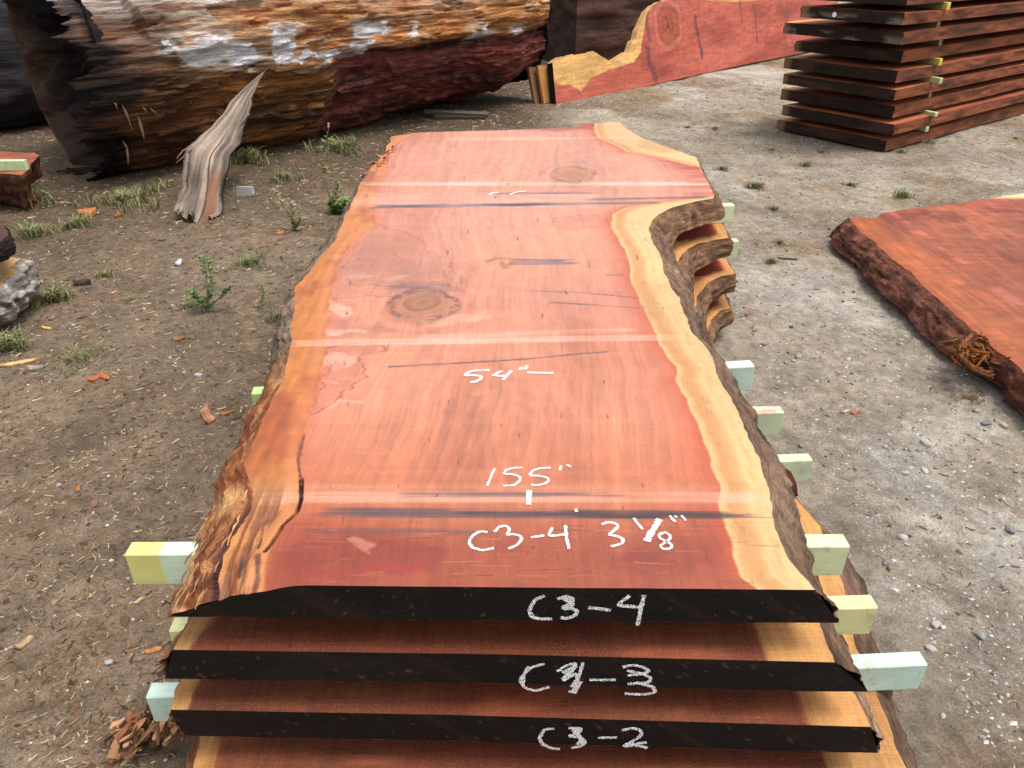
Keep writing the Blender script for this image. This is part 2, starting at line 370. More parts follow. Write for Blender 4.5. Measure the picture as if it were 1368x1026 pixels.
def paint1(X, Y, xl, xr):
    hl = np.interp(Y, hLs[:, 1], hLs[:, 0])+.006*fbm(X*4, Y*22, o=4, seed=3)
    hr = np.interp(Y, hRs[:, 1], hRs[:, 0])+.010*fbm(X*4, Y*16, o=4, seed=4)
    dl, dr = X-hl, hr-X
    # heartwood
    g1 = fbm(X*2.0, Y*.7, o=4, seed=20); C = np.zeros(X.shape+(3,))
    C[:] = (191, 122, 94)
    C = mix(C, (164, 88, 54), ss(1.75, 1.15, Y+.1*g1)*.8)
    C = mix(C, (120, 46, 24), ss(1.27, 1.10, Y+.07*fbm(X*6, Y*3, o=4, seed=21))*.8)
    C = mix(C, (190, 131, 110), ss(2.0, 3.2, Y)*.7)  # paler towards the far end: part of the sky sheen painted into the heartwood
    C = C*(1+.07*fbm(X*30, Y*16, o=3, seed=27)+.06*fbm(X*7, Y*5, o=3, seed=28))[..., None]
    C = mix(C, (158, 88, 62), ss(.1, .5, g1)*.40)
    C = mix(C, (188, 134, 100), ss(.1, .5, -g1)*.30)
    # annual rings: long wavy figure lines
    q = X*1.0+.12*fbm(X*1.3, Y*.9, o=3, seed=22)+.016*fbm(X*6, Y*7, o=3, seed=23)
    wv = np.sin(q*330+5*fbm(X*2, Y*1.2, seed=24)); wv2 = np.sin(q*97+4*fbm(X*4, Y*1.5, o=3, seed=26))
    fig = .5+.5*wv; C = C*(1+.075*fbm(q*42, Y*1.3, o=4, seed=25)+.09*fbm(q*150+3, Y*2.5, o=3, seed=29)-.045*(.5+.5*wv2)*ss(-.1, .35, fbm(X*2, Y*1.5, o=3, seed=29)))[..., None]
    # reddish rim near the sapwood
    C = mix(C, (168, 70, 40), np.exp(-np.abs(dr)/.045)*.8*(dr > 0))
    C = mix(C, (170, 84, 56), np.exp(-np.abs(dl)/.03)*.5*(dl > 0))
    # cathedral figure
    for (u, v, a, b) in ((690, 585, .10, .24), (640, 560, .2, .5)):
        x0, y0 = gp(u, v, Z1)[:2]
        rr = np.hypot((X-x0)/a, (Y-y0)/b)+.25*fbm(X*7, Y*4, o=3, seed=30)
        C = C*(1-.05*(.5+.5*np.sin(rr*22))*np.exp(-(rr/1.6)**2))[..., None]
    # water stains left of the middle
    C = patch(C, X, Y, [(500,298),(520,306),(548,312),(568,332),(588,352),(608,362),(616,378),(600,395),(560,395),(520,392),(470,398),(438,402),(442,370),(456,345),(478,318)], (156, 104, 88), .50, .03, 41, ((118, 66, 54), .006, .5))
    C = patch(C, X, Y, [(486,334),(520,332),(525,345),(560,348),(598,362),(596,376),(520,380),(470,378),(460,360)], (150, 96, 82), .35, .03, 42, ((118, 68, 56), .005, .5))
    C = patch(C, X, Y, [(736,292),(760,287),(800,288),(815,296),(800,304),(760,307),(740,302)], (166, 98, 78), .3, .02, 43, ((138, 66, 52), .006, .5))
    C = patch(C, X, Y, [(438,462),(520,462),(480,478),(482,500),(462,522),(458,535),(440,545),(424,552),(412,558),(424,530),(432,500)], (158, 94, 74), .5, .02, 44, ((112, 58, 46), .006, .6))
    C = patch(C, X, Y, [(432,430),(470,420),(520,432),(560,440),(520,448),(470,452),(436,445)], (140, 92, 74), .4, .04, 45)
    # pale planed or wet smears
    for pts, am in (([(440,395),(452,400),(470,408),(476,418),(450,424),(438,415)], .7), ([(436,440),(480,438),(486,446),(436,452)], .7), ([(438,470),(468,472),(474,488),(448,494),(436,486)], .6),
                    ([(410,509),(452,509),(452,513),(410,514)], .75), ([(428,540),(446,530),(482,528),(482,534),(450,538),(430,545)], .8), ([(384,544),(420,540),(416,550),(388,551)], .6),
                    ([(560,428),(600,420),(640,412),(660,420),(640,432),(580,438)], .5), ([(505,372),(540,367),(560,370),(520,377)], .5), ([(640,425),(668,415),(655,430)], .4), ([(630,525),(655,520),(640,532)], .4),
                    ([(462,360),(500,372),(452,382)], .35), ([(424,415),(432,412),(434,470),(425,500),(421,480)], .6)):
        C = patch(C, X, Y, pts, (212, 180, 162), am*.75, .012, 50+int(pts[0][0]))
    # sapwood
    S = np.zeros_like(C); S[:] = (198, 162, 110)
    S = S*(1+.12*fbm(X*3, Y*1.5, o=4, seed=31))[..., None]
    rg = .5+.5*np.sin(dr*190+3*fbm(X*3, Y*3, o=3, seed=32))
    S = mix(S, (156, 94, 48), rg*.26*np.exp(dr/.09))
    S = mix(S, (172, 104, 50), np.exp(-((dr+.035)/.022)**2)*.55)
    S = mix(S, (170, 120, 68), ss(.15, .45, fbm(X*5, Y*2.2, o=4, seed=34))*.5)
    S = S*(1-.08*ss(.30, .5, fbm(X*90, Y*40, o=2, seed=35)))[..., None]
    C = mix(C, S, ss(.004, -.004, dr))
    So = np.zeros_like(C); So[:] = (176, 104, 42)
    So = mix(So, (190, 114, 58), ss(2.6, 3.3, Y)*.6)
    So = mix(So, (142, 66, 26), ss(.0, .35, fbm(X*8, Y*5, o=5, seed=36))*.75)
    So = mix(So, (182, 120, 60), ss(1.5, 1.2, Y)*.7)
    So = So*(1+.12*fbm(X*50, Y*30, o=3, seed=46))[..., None]
    rg = .5+.5*np.sin(X*170+3*fbm(X*3, Y*2, o=3, seed=37)); So = So*(1-.06*rg)[..., None]
    So = mix(So, (196, 120, 84), np.exp(-((dl+.02)/.02)**2)*.5)
    C = mix(C, So, ss(.004, -.004, dl))
    # red marbling of the far lobe
    C = mix(C, (150, 50, 32), ss(.72, .95, X)*ss(3.4, 3.55, Y)*ss(4.4, 4.1, Y)*(dr > 0)*(.55+.9*fbm(X*4, Y*22, o=4, seed=38)).clip(0, 1)*.85)
    C = mix(C, (132, 46, 36), ss(4.93, 5.05, Y+.05*fbm(X*12, Y*6, o=3, seed=39))*(dr > 0)*.65)
    # planer passes
    C = band(C, X, Y, 657, 672, (204, 158, 138), .62, 340, 1022, .006, 61)
    C = band(C, X, Y, 646, 657, (196, 144, 116), .35, 340, 960, .01, 62)
    C = band(C, X, Y, 450, 458, (208, 166, 148), .75, 388, 905, .005, 63, slope=.035)
    C = band(C, X, Y, 443, 449, (204, 160, 140), .7, 560, 842, .005, 64, slope=.08)
    C = band(C, X, Y, 243, 248, (212, 176, 160), .85, 478, 950, .010, 65, slope=.0)
    C = band(C, X, Y, 184, 187, (206, 164, 144), .65, 600, 880, .01, 66, slope=.04)
    C = band(C, X, Y, 258, 276, (206, 168, 152), .45, 470, 800, .04, 67, tex=.5)
    for v in (296, 306, 340, 420, 470, 520, 560, 600, 628):
        C = band(C, X, Y, v, v+6, (200, 140, 112), .14, 440, 860, .01, v)
    # blue black mineral streaks
    dk = (74, 58, 66)
    C = band(C, X, Y, 658, 664, dk, .85, 530, 830, .006, 71, tex=.9)
    C = band(C, X, Y, 680, 692, dk, .9, 430, 900, .006, 72, slope=-.01, tex=.9)
    C = band(C, X, Y, 681, 691, (34, 26, 34), .95, 770, 970, .004, 73, slope=-.012, tex=.45)
    C = band(C, X, Y, 684, 689, (36, 28, 36), .9, 620, 1000, .002, 173, slope=-.012, tex=.7)
    C = band(C, X, Y, 706, 716, dk, .55, 400, 640, .004, 74, tex=.9)
    C = band(C, X, Y, 271.5, 275.5, (60, 58, 76), .95, 500, 880, .010, 75, slope=.05, tex=.75)
    C = band(C, X, Y, 256.5, 259.5, (60, 58, 76), .9, 660, 790, .006, 76, slope=.03, tex=.6)
    C = band(C, X, Y, 268, 271, (60, 40, 50), .8, 790, 950, .01, 77, slope=.08, tex=.7)
    C = band(C, X, Y, 346, 354, (60, 62, 84), .9, 686, 764, .006, 78, tex=.75)
    C = band(C, X, Y, 378, 388, (80, 72, 84), .7, 515, 612, .02, 79, tex=.85)
    C = band(C, X, Y, 385, 430, (150, 108, 100), .30, 660, 850, .06, 80, tex=.6)
    for pts, w, am in (([(520,490),(600,486),(700,480),(780,472),(812,470)], .006, .7), ([(700,388),(780,391),(850,398)], .006, .6), ([(735,404),(800,408),(852,411)], .007, .6), ([(810,367),(832,367)], .007, .7),
                       ([(900,684),(980,690),(1060,692)], .003, .5)):
        C = stroke(C, X, Y, pts, w, (70, 56, 64), am, int(pts[0][0]))
    # knots
    def knot(C, u, v, a, b, body, ring, seed, fr=9):
        x0, y0 = gp(u, v, Z1)[:2]
        rr = np.hypot((X-x0)/a, (Y-y0)/b*(1+.12*np.sin(6*(X-x0))))+.28*fbm(X*11, Y*8, o=4, seed=seed)
        C = mix(C, body, (1-ss(.8, 1.15, rr))*.65)
        C = mix(C, ring, (.5+.5*np.sin(rr*fr+2*fbm(X*9, Y*9, seed=seed+2)))*(1-ss(.9, 1.15, rr))*.25)
        C = mix(C, ring, np.exp(-((rr-1.0)/.08)**2)*.75*np.clip(.4+1.5*fbm(X*14, Y*14, o=3, seed=seed+4), 0, 1))
        hal = np.exp(-np.clip(rr-1, 0, 9)/.9)*(rr > 1)
        return C*(1-.10*(hal*(.5+.5*np.sin(rr*13+2*fbm(X*5, Y*5, seed=seed+3)))))[..., None]
    C = knot(C, 565, 407, .105, .125, (156, 102, 72), (112, 68, 58), 81, 7)
    C = knot(C, 563, 404, .055, .060, (146, 96, 64), (108, 68, 50), 82, 9)
    C = knot(C, 766, 233, .105, .15, (162, 110, 70), (120, 76, 54), 83, 5)
    C = stroke(C, X, Y, [(652,349),(664,345),(688,347),(684,351),(676,357)], .02, (138, 92, 62), .85, 84)
    C = stroke(C, X, Y, [(670,350),(674,358)], .014, (150, 82, 58), .8, 85)
    rr = np.hypot(X-gp(565,407,Z1)[0], Y-gp(565,407,Z1)[1])
    C = mix(C, (50, 50, 66), ((np.abs(rr-.11) < .014) & (fbm(X*60, Y*60, o=2, seed=86) > .1))*.4)
    # little checks
    for i in range(60):
        u = rng.uniform(430, 960); v = rng.uniform(210, 780); L = rng.uniform(2, 7)
        C = stroke(C, X, Y, [(u, v), (u+rng.uniform(-2, 2), v+L)], .0022 if v > 450 else .004, (92, 46, 36), .8, i)
    # front end: purple red smear and scratches
    C = patch(C, X, Y, [(380,725),(420,712),(520,716),(600,722),(590,760),(520,778),(400,778),(372,755)], (122, 42, 36), .55, .03, 91)
    C = patch(C, X, Y, [(395,752),(560,748),(570,768),(400,772)], (150, 40, 40), .4, .02, 92)
    C = patch(C, X, Y, [(840,712),(900,708),(960,716),(970,760),(860,772),(800,760)], (112, 36, 26), .5, .04, 93)
    C = patch(C, X, Y, [(620,745),(760,742),(840,760),(830,785),(600,785)], (150, 66, 36), .4, .04, 94)
    C = patch(C, X, Y, [(475,720),(500,716),(492,740),(480,738)], (196, 140, 118), .5, .008, 95)
    for i in range(70):
        u = rng.uniform(360, 1000); v = rng.uniform(700, 780); L = rng.uniform(10, 60)
        C = stroke(C, X, Y, [(u, v), (u+L, v+rng.uniform(-2, 2))], .0018, (190, 108, 76) if i % 2 else (92, 34, 24), .5, i)
    # rotten left corner, cracks
    rot = ss(1.42, 1.18, Y)*ss(-.02, -.05, dl)
    C = mix(C, (92, 46, 24), rot*ss(.2, .45, ridge(X*40, Y*4.5, o=5, seed=96))*.7)
    C = mix(C, (200, 150, 90), rot*ss(.1, .4, fbm(X*16, Y*4, o=3, seed=97))*.6)
    C = stroke(C, X, Y, [(402,640),(402,668),(396,684),(376,702),(364,722),(354,735)], .006, (30, 16, 10), 1, 98, .6)
    C = stroke(C, X, Y, [(407,580),(398,612),(401,640)], .005, (70, 34, 20), .9, 99, .8)
    C = stroke(C, X, Y, [(350,702),(348,720),(344,730)], .004, (40, 20, 12), .9, 100)
    C = stroke(C, X, Y, [(322,737),(318,760),(330,740),(336,720)], .006, (60, 30, 18), .8, 101, .9)
    C = stroke(C, X, Y, [(345,740),(342,765),(336,782)], .006, (60, 30, 18), .8, 102, .9)
    rghv = np.full(X.shape, .0)+.10*ss(-.3, .3, fbm(X*4, Y*4, o=3, seed=103))
    rghv = rghv+.25*ss(.0, -.02, dl)*ss(1.5, 1.3, Y)
    return np.clip(C, 4, 255), rghv

crackA = P1([(402,640),(402,668),(396,684),(376,702),(364,722),(354,735)])
def sculpt1(X, Y):
    Z = 0*X
    hl = np.interp(Y, hLs[:, 1], hLs[:, 0])
    d, _ = pdist(X, Y, crackA); Z -= .014*(1-ss(.001, .006, d+.003*fbm(X*50, Y*50, seed=7)))
    rot = ss(1.38, 1.12, Y)*ss(-.01, -.05, X-hl)
    Z -= rot*(.016*np.clip(ridge(X*40, Y*4.5, o=5, seed=96), 0, 1)+.008*(fbm(X*40, Y*14, o=3, seed=9)+.3))
    # hollow and slope at the very corner
    x0 = gp(340, 782, Z1)[0]
    Z -= .020*np.exp(-((X-x0)/.05)**2)*ss(1.10, 1.02, Y)
    Z -= .030*ss(gp(330, 780, Z1)[0], gp(285, 780, Z1)[0], X)*ss(1.10, 1.02, Y)
    Z -= .005*ss(1.40, 1.2, Y)*ss(0, -.03, X-hl)*(fbm(X*8, Y*5, o=3, seed=12)+.4)
    # frayed far left corner
    Z -= .03*np.clip(ridge(X*16, Y*9, o=3, seed=13), 0, 1)*ss(-.64, -.70, X)*ss(4.05, 4.2, Y)*ss(4.75, 4.6, Y)
    Z += .0012*fbm(X*8, Y*8, o=4, seed=14)
    return Z

f1 = gp(CX, 785, Z1)[1]
vs = np.concatenate([np.arange(788, 302, -1.0), np.arange(302, 262, -.5), np.arange(262, 164, -1.0)])
ts = np.array([gp(CX, v, Z1)[1] for v in vs]); f1 = np.mean([p[1] for p in sorted(front1)]); b1 = np.mean([p[1] for p in sorted(back1)])
ts = f1+(ts-ts[0])*(b1-f1)/(ts[-1]-ts[0])
def barkp1(side, bx, by, w, C):
    if side < 0:
        n = fbm(by*6, w*4, o=4, seed=200); f = ridge(by*7, w*9, o=4, seed=201)
        C2 = np.zeros_like(C); C2[:] = (176, 116, 72); C2 = mix(C2, (112, 56, 34), ss(-.1, .4, f)*.7); C2 = mix(C2, (214, 168, 114), ss(.1, .45, n)*.7)
        C2 = mix(C2, (66, 40, 44), ss(.2, .05, w)*ss(1.35, 1.2, by)*.8)
        k = ss(2.1, 1.75, by)
        g = np.zeros_like(C); g[:] = (138, 116, 98); g = g*(.8+.4*f+.2*n)[..., None]
        return mix(g, C2, k)
    C = mix(C, (150, 128, 106), ss(.0, .5, ridge(by*4, w*3, o=3, seed=203))*.4)
    m = ss(2.95, 3.1, by); g = np.zeros_like(C); g[:] = (146, 108, 76); g = g*(.7+.6*ridge(bx*18+by*3, w*2.5, o=4, seed=204))[..., None]
    return mix(C, g, m*.7)
slab1 = make_slab('wood_slab', 'topmost reddish live-edge slab of the near stack, chalked with its measurements', Z1, TK, LT1, RT1, LB1, RB1, front1, back1, ts, 560,
                  paint1, M['planed'], (0, 2.9, Z1-TK), 'live-edge slabs of the near stack', 1, sculpt=sculpt1, barkpaint=barkp1)

# ------------------------------------------------------------------ lower slabs
def paint_low(seed, wl, wr, kk=2):
    def f(X, Y, xl, xr):
        C = np.zeros(X.shape+(3,)); C[:] = (112, 62, 41)
        C = C*(1+.25*fbm(X*3, Y*40, o=4, seed=seed+11)+.15*fbm(X*40, Y*20, o=3, seed=seed+12))[..., None]
        C = mix(C, (98, 42, 28), ss(-.2, .4, fbm(X*2.2, Y*5, o=4, seed=seed))*.6)
        C = mix(C, (190, 100, 66), ss(.1, .5, fbm(X*3, Y*12, o=4, seed=seed+1))*.4)
        C = mix(C, (170, 58, 42), ss(3.2, 3.4, Y)*.6)
        lw = wl+.02*fbm(X*5, Y*5, o=3, seed=seed+2); rw = wr+.025*fbm(X*5, Y*5, o=3, seed=seed+3)
        dr = xr-rw-X; dl = X-xl-lw
        rp_ = np.array(sorted([(p[1], p[0]) for p in RT[kk]]))[:, ::-1]; m_ = (Y > 2.6) & (X > .2)
        dd, _ = pdist(X[m_], Y[m_], rp_); lobe = (xr+0*X)[m_]-X[m_]
        d2 = np.where((Y[m_] > 3.40), dd-.055+.0*lobe, dd-.11)+.012*fbm(X[m_]*9, Y[m_]*9, o=3, seed=seed+8); dr[m_] = np.minimum(d2, 1)
        S = np.zeros_like(C); S[:] = (184, 134, 80); S = S*(1+.2*fbm(X*14, Y*3, o=4, seed=seed+4))[..., None]
        S = mix(S, (170, 104, 58), ss(.0, .4, fbm(X*9, Y*2, o=3, seed=seed+5))*.5)
        C = mix(C, S, ss(.008, -.008, dl+.02*fbm(X*60, Y*9, o=3, seed=seed+15))); C = mix(C, S, ss(.010, -.010, dr+.03*fbm(X*40, Y*5, o=3, seed=seed+16)))
        C = mix(C, (96, 34, 24), np.exp(-np.abs(dr-.02)/.02)*.4)
        return np.clip(C, 4, 255), np.zeros(X.shape)
    return f
def barklow(side, bx, by, w, C):
    if side > 0:
        m = ss(2.95, 3.1, by); g = np.zeros_like(C); g[:] = (142, 104, 74); g = g*(.7+.6*ridge(bx*18+by*3, w*2.5, o=4, seed=304))[..., None]
        return mix(C, g, m*.7)
    return mix(C, (190, 120, 70), .35+0*bx)
RT = {2: [(.8,5.15),(1.12,4.3),(1.05,3.52),(1.037,3.446),(.954,3.415),(.861,3.363),(.805,3.293),(.752,3.179),(.721,3.089),(.68,2.8),(.67,2.4),(.665,2.1),(.675,1.8),(.672,1.5),(.66,1.3),(.645,1.15),(.637,1.09),(.642,.98)],
      3: [(.85,5.1),(1.15,4.3),(1.101,3.644),(1.089,3.432),(1.012,3.403),(.931,3.319),(.865,3.195),(.815,3.023),(.76,2.8),(.74,2.4),(.74,2.1),(.755,1.8),(.76,1.5),(.75,1.3),(.741,1.05),(.737,.97)],
      4: [(.9,5.1),(1.2,4.3),(1.101,3.622),(1.093,3.417),(1.034,3.39),(.966,3.287),(.913,3.134),(.88,2.9),(.86,2.6),(.86,2.3),(.89,2.1),(.95,1.85),(.963,1.791),(.944,1.552),(.9,1.357),(.891,1.189),(.873,1.049),(.876,.9)]}
RB = {2: [(.85,5.15),(1.15,4.3),(1.07,3.5),(1.051,3.439),(.98,3.399),(.904,3.312),(.84,3.21),(.794,3.088),(.75,2.8),(.735,2.4),(.735,2.1),(.745,1.8),(.74,1.5),(.72,1.3),(.70,1.15),(.714,.98)],
      3: [(.9,5.1),(1.16,4.3),(1.10,3.48),(1.087,3.415),(1.028,3.388),(.954,3.29),(.889,3.139),(.84,2.9),(.82,2.4),(.82,2.1),(.83,1.8),(.83,1.5),(.81,1.3),(.79,1.15),(.78,.97)],
      4: [(.95,5.1),(1.2,4.3),(1.124,3.489),(1.12,3.44),(1.056,3.368),(1.009,3.309),(.955,3.159),(.93,2.9),(.90,2.3),(.95,2.1),(1.045,1.721),(1.055,1.615),(1.0,1.397),(.955,1.2),(.92,.9)]}
LT = {2: [(-.677,1.0),(-.668,1.1),(-.70,1.3),(-.715,1.5),(-.725,1.75),(-.745,2.03),(-.78,2.4),(-.80,2.7),(-.77,3.5),(-.77,4.9)],
      3: [(-.725,1.0),(-.728,1.1),(-.73,1.3),(-.735,1.5),(-.74,1.75),(-.76,2.03),(-.79,2.4),(-.80,2.7),(-.77,3.5),(-.77,4.9)],
      4: [(-.70,.9),(-.711,1.0),(-.722,1.06),(-.74,1.3),(-.75,1.75),(-.77,2.1),(-.80,2.7),(-.78,3.5),(-.77,4.9)]}
LB = {2: [(-.716,1.0),(-.70,1.1),(-.73,1.3),(-.745,1.75),(-.76,2.03),(-.80,2.6),(-.78,3.5),(-.77,4.9)],
      3: [(-.704,1.0),(-.72,1.1),(-.75,1.3),(-.76,1.75),(-.77,2.03),(-.80,2.6),(-.78,3.5),(-.77,4.9)],
      4: [(-.72,.9),(-.74,1.1),(-.76,1.3),(-.77,2.1),(-.80,2.7),(-.78,3.5),(-.77,4.9)]}
fr = {2: ((232, 868), (660, 874), (1120, 885)), 3: ((226, 948), (600, 955), (1160, 971))}
labs = {2: 'second slab from the top of the near stack, chalk marks scrubbed over on its black end',
        3: 'third slab of the near stack, black sealed end chalked C3-2',
        4: 'lowest slab of the near stack, wider than the others, with pale sapwood showing at right'}
slabs = {1: slab1}
for k in (2, 3, 4):
    z = Z1-ST*(k-1)
    if k in fr: fpt = [tuple(gp(u, v, z)[:2]) for u, v in fr[k]]
    else: fpt = [(-.72, .90), (.88, .90)]
    bpt = [(-.75, 4.9+.03*k), (.9, 5.1+.02*k)]
    y0 = np.mean([p[1] for p in fpt]); y1 = np.mean([p[1] for p in bpt])
    rows = np.concatenate([np.linspace(y0, 1.3, 90), np.linspace(1.3, 3.0, 90)[1:], np.linspace(3.0, 3.65, 90)[1:], np.linspace(3.65, y1, 40)[1:]])
    slabs[k] = make_slab('wood_slab', labs[k], z, TK, LT[k], RT[k], LB[k], RB[k], fpt, bpt, rows, 260, paint_low(300+k*10, .04, .13+.03*(k == 4), k), M['sawn'],
                         (0, 2.9, z-TK), 'live-edge slabs of the near stack', 10*k, barkpaint=barklow)

# ------------------------------------------------------------------ chalk
def chalk(name, strokes, fmap, nrm, w, parent, wj=.25):
    V, Fc, n = [], [], 0
    nrm = np.array(nrm, float)
    for st in strokes:
        ww = w
        if isinstance(st, tuple) and isinstance(st[0], float): ww, st = st
        P = np.array([fmap(u, v) for u, v in st]); seg = np.linalg.norm(np.diff(P, axis=0), axis=1); L = np.r_[0, np.cumsum(seg)]
        m = max(4, int(L[-1]/.003)); tt = np.linspace(0, L[-1], m)
        # rounded path (Catmull-like smoothing by averaging)
        Q = np.stack([np.interp(tt, L, P[:, i]) for i in range(3)], 1)
        if len(st) > 2:
            for _ in range(3): Q[1:-1] = (Q[:-2]+2*Q[1:-1]+Q[2:])/4
        D = np.gradient(Q, axis=0); D /= np.linalg.norm(D, axis=1)[:, None]+1e-9
        S = np.cross(D, nrm)
        wd = ww*.5*(1+wj*fbm(np.arange(m)*.35, 0, o=3, seed=n))
        a = Q+S*(wd*(1+.3*rng.randn(m)*.4))[:, None]; b = Q-S*(wd*(1+.3*rng.randn(m)*.4))[:, None]
        V.append(np.stack([a, b], 1).reshape(-1, 3)+nrm*(.0012+.00002*len(V)))
        for i in range(m-1): Fc.append([n+2*i, n+2*i+1, n+2*i+3, n+2*i+2])
        n += 2*m
    return mesh(name, np.concatenate(V), np.array(Fc), M['chalk'], parent, None, False)
A_ = lambda L, s, ox, oy: [[(x/s+ox, y/s+oy) for x, y in st] for st in L]
top = lambda u, v: gp(u, v, Z1)+np.array([0, 0, .0008])
t1 = A_([[(245,148),(222,195),(205,242)], [(395,142),(340,145),(305,155),(292,178),(345,178),(385,195),(380,215),(350,238),(290,240)], [(545,143),(480,147),(448,160),(430,186),(480,186),(525,195),(540,210),(515,230),(470,238),(440,235)],
         [(603,132),(595,158)], [(632,128),(650,132),(652,140)]], 4.0235, 600, 590)
t2 = A_([[(205,490),(165,485),(125,510),(105,545),(125,575),(180,588),(240,575)], [(245,490),(265,462),(300,455),(320,462),(325,485),(305,505),(345,500),(385,510),(392,530),(365,560),(320,580)], [(440,518),(512,508)],
         [(555,465),(540,490),(535,512),(580,508),(640,500)], [(625,452),(628,510),(645,580)],
         [(820,450),(850,437),(885,440),(912,455),(890,480),(855,505),(905,512),(938,530),(930,552),(870,568)], [(990,415),(1010,440),(1040,475)],
         [(1185,505),(1160,490),(1125,505),(1130,525),(1170,540),(1200,560),(1190,580),(1150,582),(1130,565),(1160,545),(1190,525),(1185,505)],
         [(1185,402),(1215,435)], [(1215,402),(1222,412)], [(1248,400),(1270,428)], [(680,365),(685,382)]], 4.0235, 600, 590)
t2.append((.013, [(x/4.0235+600, y/4.0235+590) for x, y in ((1130,420),(1095,480),(1060,540))]))
t3 = [(.012, [(x/4.0235+600, y/4.0235+590) for x, y in ((430,265),(428,342))])]
t4 = A_([[(755,580),(700,582),(678,586),(655,601),(695,600),(722,605),(722,615),(700,626),(680,628)], [(805,584),(785,592),(768,602),(830,604)], [(842,582),(825,600),(808,620)], [(885,568),(872,580)], [(905,562),(895,578)], [(905,590),(1010,592)]], 2.974, 400, 300)
t5 = A_([[(795,765),(765,768),(755,775)], [(900,760),(860,765),(835,775)]], 2.974, 400, 0)
chalk('chalk_writing', t1+t2+t3, top, (0, 0, 1), .0060, slab1)
chalk('chalk_writing', t4, top, (0, 0, 1), .009, slab1)
chalk('chalk_writing', t5, top, (0, 0, 1), .012, slab1)
def facemap(fpts):
    f = np.array(sorted(fpts)); a, b = f[0], f[-1]; d = np.array([b[0]-a[0], b[1]-a[1], 0]); n = np.array([d[1], -d[0], 0]); n = n/np.linalg.norm(n)
    # the highest (most forward) line of the end face
    off = 0
    p0 = np.array([a[0], a[1], 0])
    return (lambda u, v: pp(u, v, p0, n)), n, f
def facechalk(strokes, fpts, parent, w):
    fm, n, f = facemap(fpts)
    def fm2(u, v):
        p = fm(u, v); y = np.interp(p[0], f[:, 0], f[:, 1]); return np.array([p[0], y-.0008, p[2]])
    chalk('chalk_writing', strokes, fm2, n, w, parent)
k = 2.6587
f_1 = A_([[(605,410),(570,425),(550,462),(560,487),(590,493),(632,492)], [(650,422),(680,412),(705,418),(700,435),(665,455),(705,455),(722,465),(712,482),(680,492),(662,486)], [(672,420),(710,440),(690,450)], [(760,452),(840,462)],
          [(908,410),(885,425),(862,445),(905,448),(950,452)], [(958,408),(945,460),(935,516)]], k, 500, 640)
f_2 = A_([[(605,658),(560,670),(535,690),(518,718),(535,745),(575,755),(622,740)], [(548,668),(530,700),(528,735)], [(650,685),(685,662),(720,655),(700,680),(668,712)], [(668,690),(720,662),(690,700),(668,720),(718,690),(722,710),(700,740)], [(742,652),(728,700),(705,762)],
          [(735,720),(712,762)], [(690,755),(718,760)], [(765,714),(858,714)], [(882,668),(920,660),(955,668),(978,682),(950,692),(900,698)], [(898,680),(940,688),(985,705),(975,722),(900,728)],
          [(930,722),(990,738),(1000,758),(960,765),(890,763)]], k, 500, 640)
f_3 = A_([[(640,888),(605,890),(585,922),(600,945),(630,958),(660,960)], [(690,885),(735,886),(728,902),(690,915),(735,918),(750,935),(735,950),(700,956)], [(705,890),(740,925),(720,945)], [(715,884),(738,940)], [(795,920),(862,918)],
          [(880,893),(915,884),(945,890),(950,910),(920,930),(882,950),(930,945),(970,955)], [(895,945),(968,935)]], k, 500, 640)
facechalk(f_1, front1, slab1, .0078)
facechalk(f_2, [tuple(gp(u, v, Z1-ST)[:2]) for u, v in fr[2]], slabs[2], .0070)
facechalk(f_3, [tuple(gp(u, v, Z1-2*ST)[:2]) for u, v in fr[3]], slabs[3], .0078)
# frayed bark flap on the right of slab three
mb = MB()
for i in range(5):
    a = pp(1043+i*3, 624+i*2, (0, 1.80+.01*i, 0), (0, 1, 0)); b = pp(1050+i*3.4, 655+i*2, (0, 1.76+.01*i, 0), (0, 1, 0))
    mb.tube([a+(-.03, 0, .0), a, (a+b)/2+(.004, 0, 0), b], [.012, .011, .012, .008], 6, (62+8*i, 38, 30), .6)
tag(mb.build('bark_flap', M['torn'], slabs[2], smooth=True), 'dark torn bark flap')

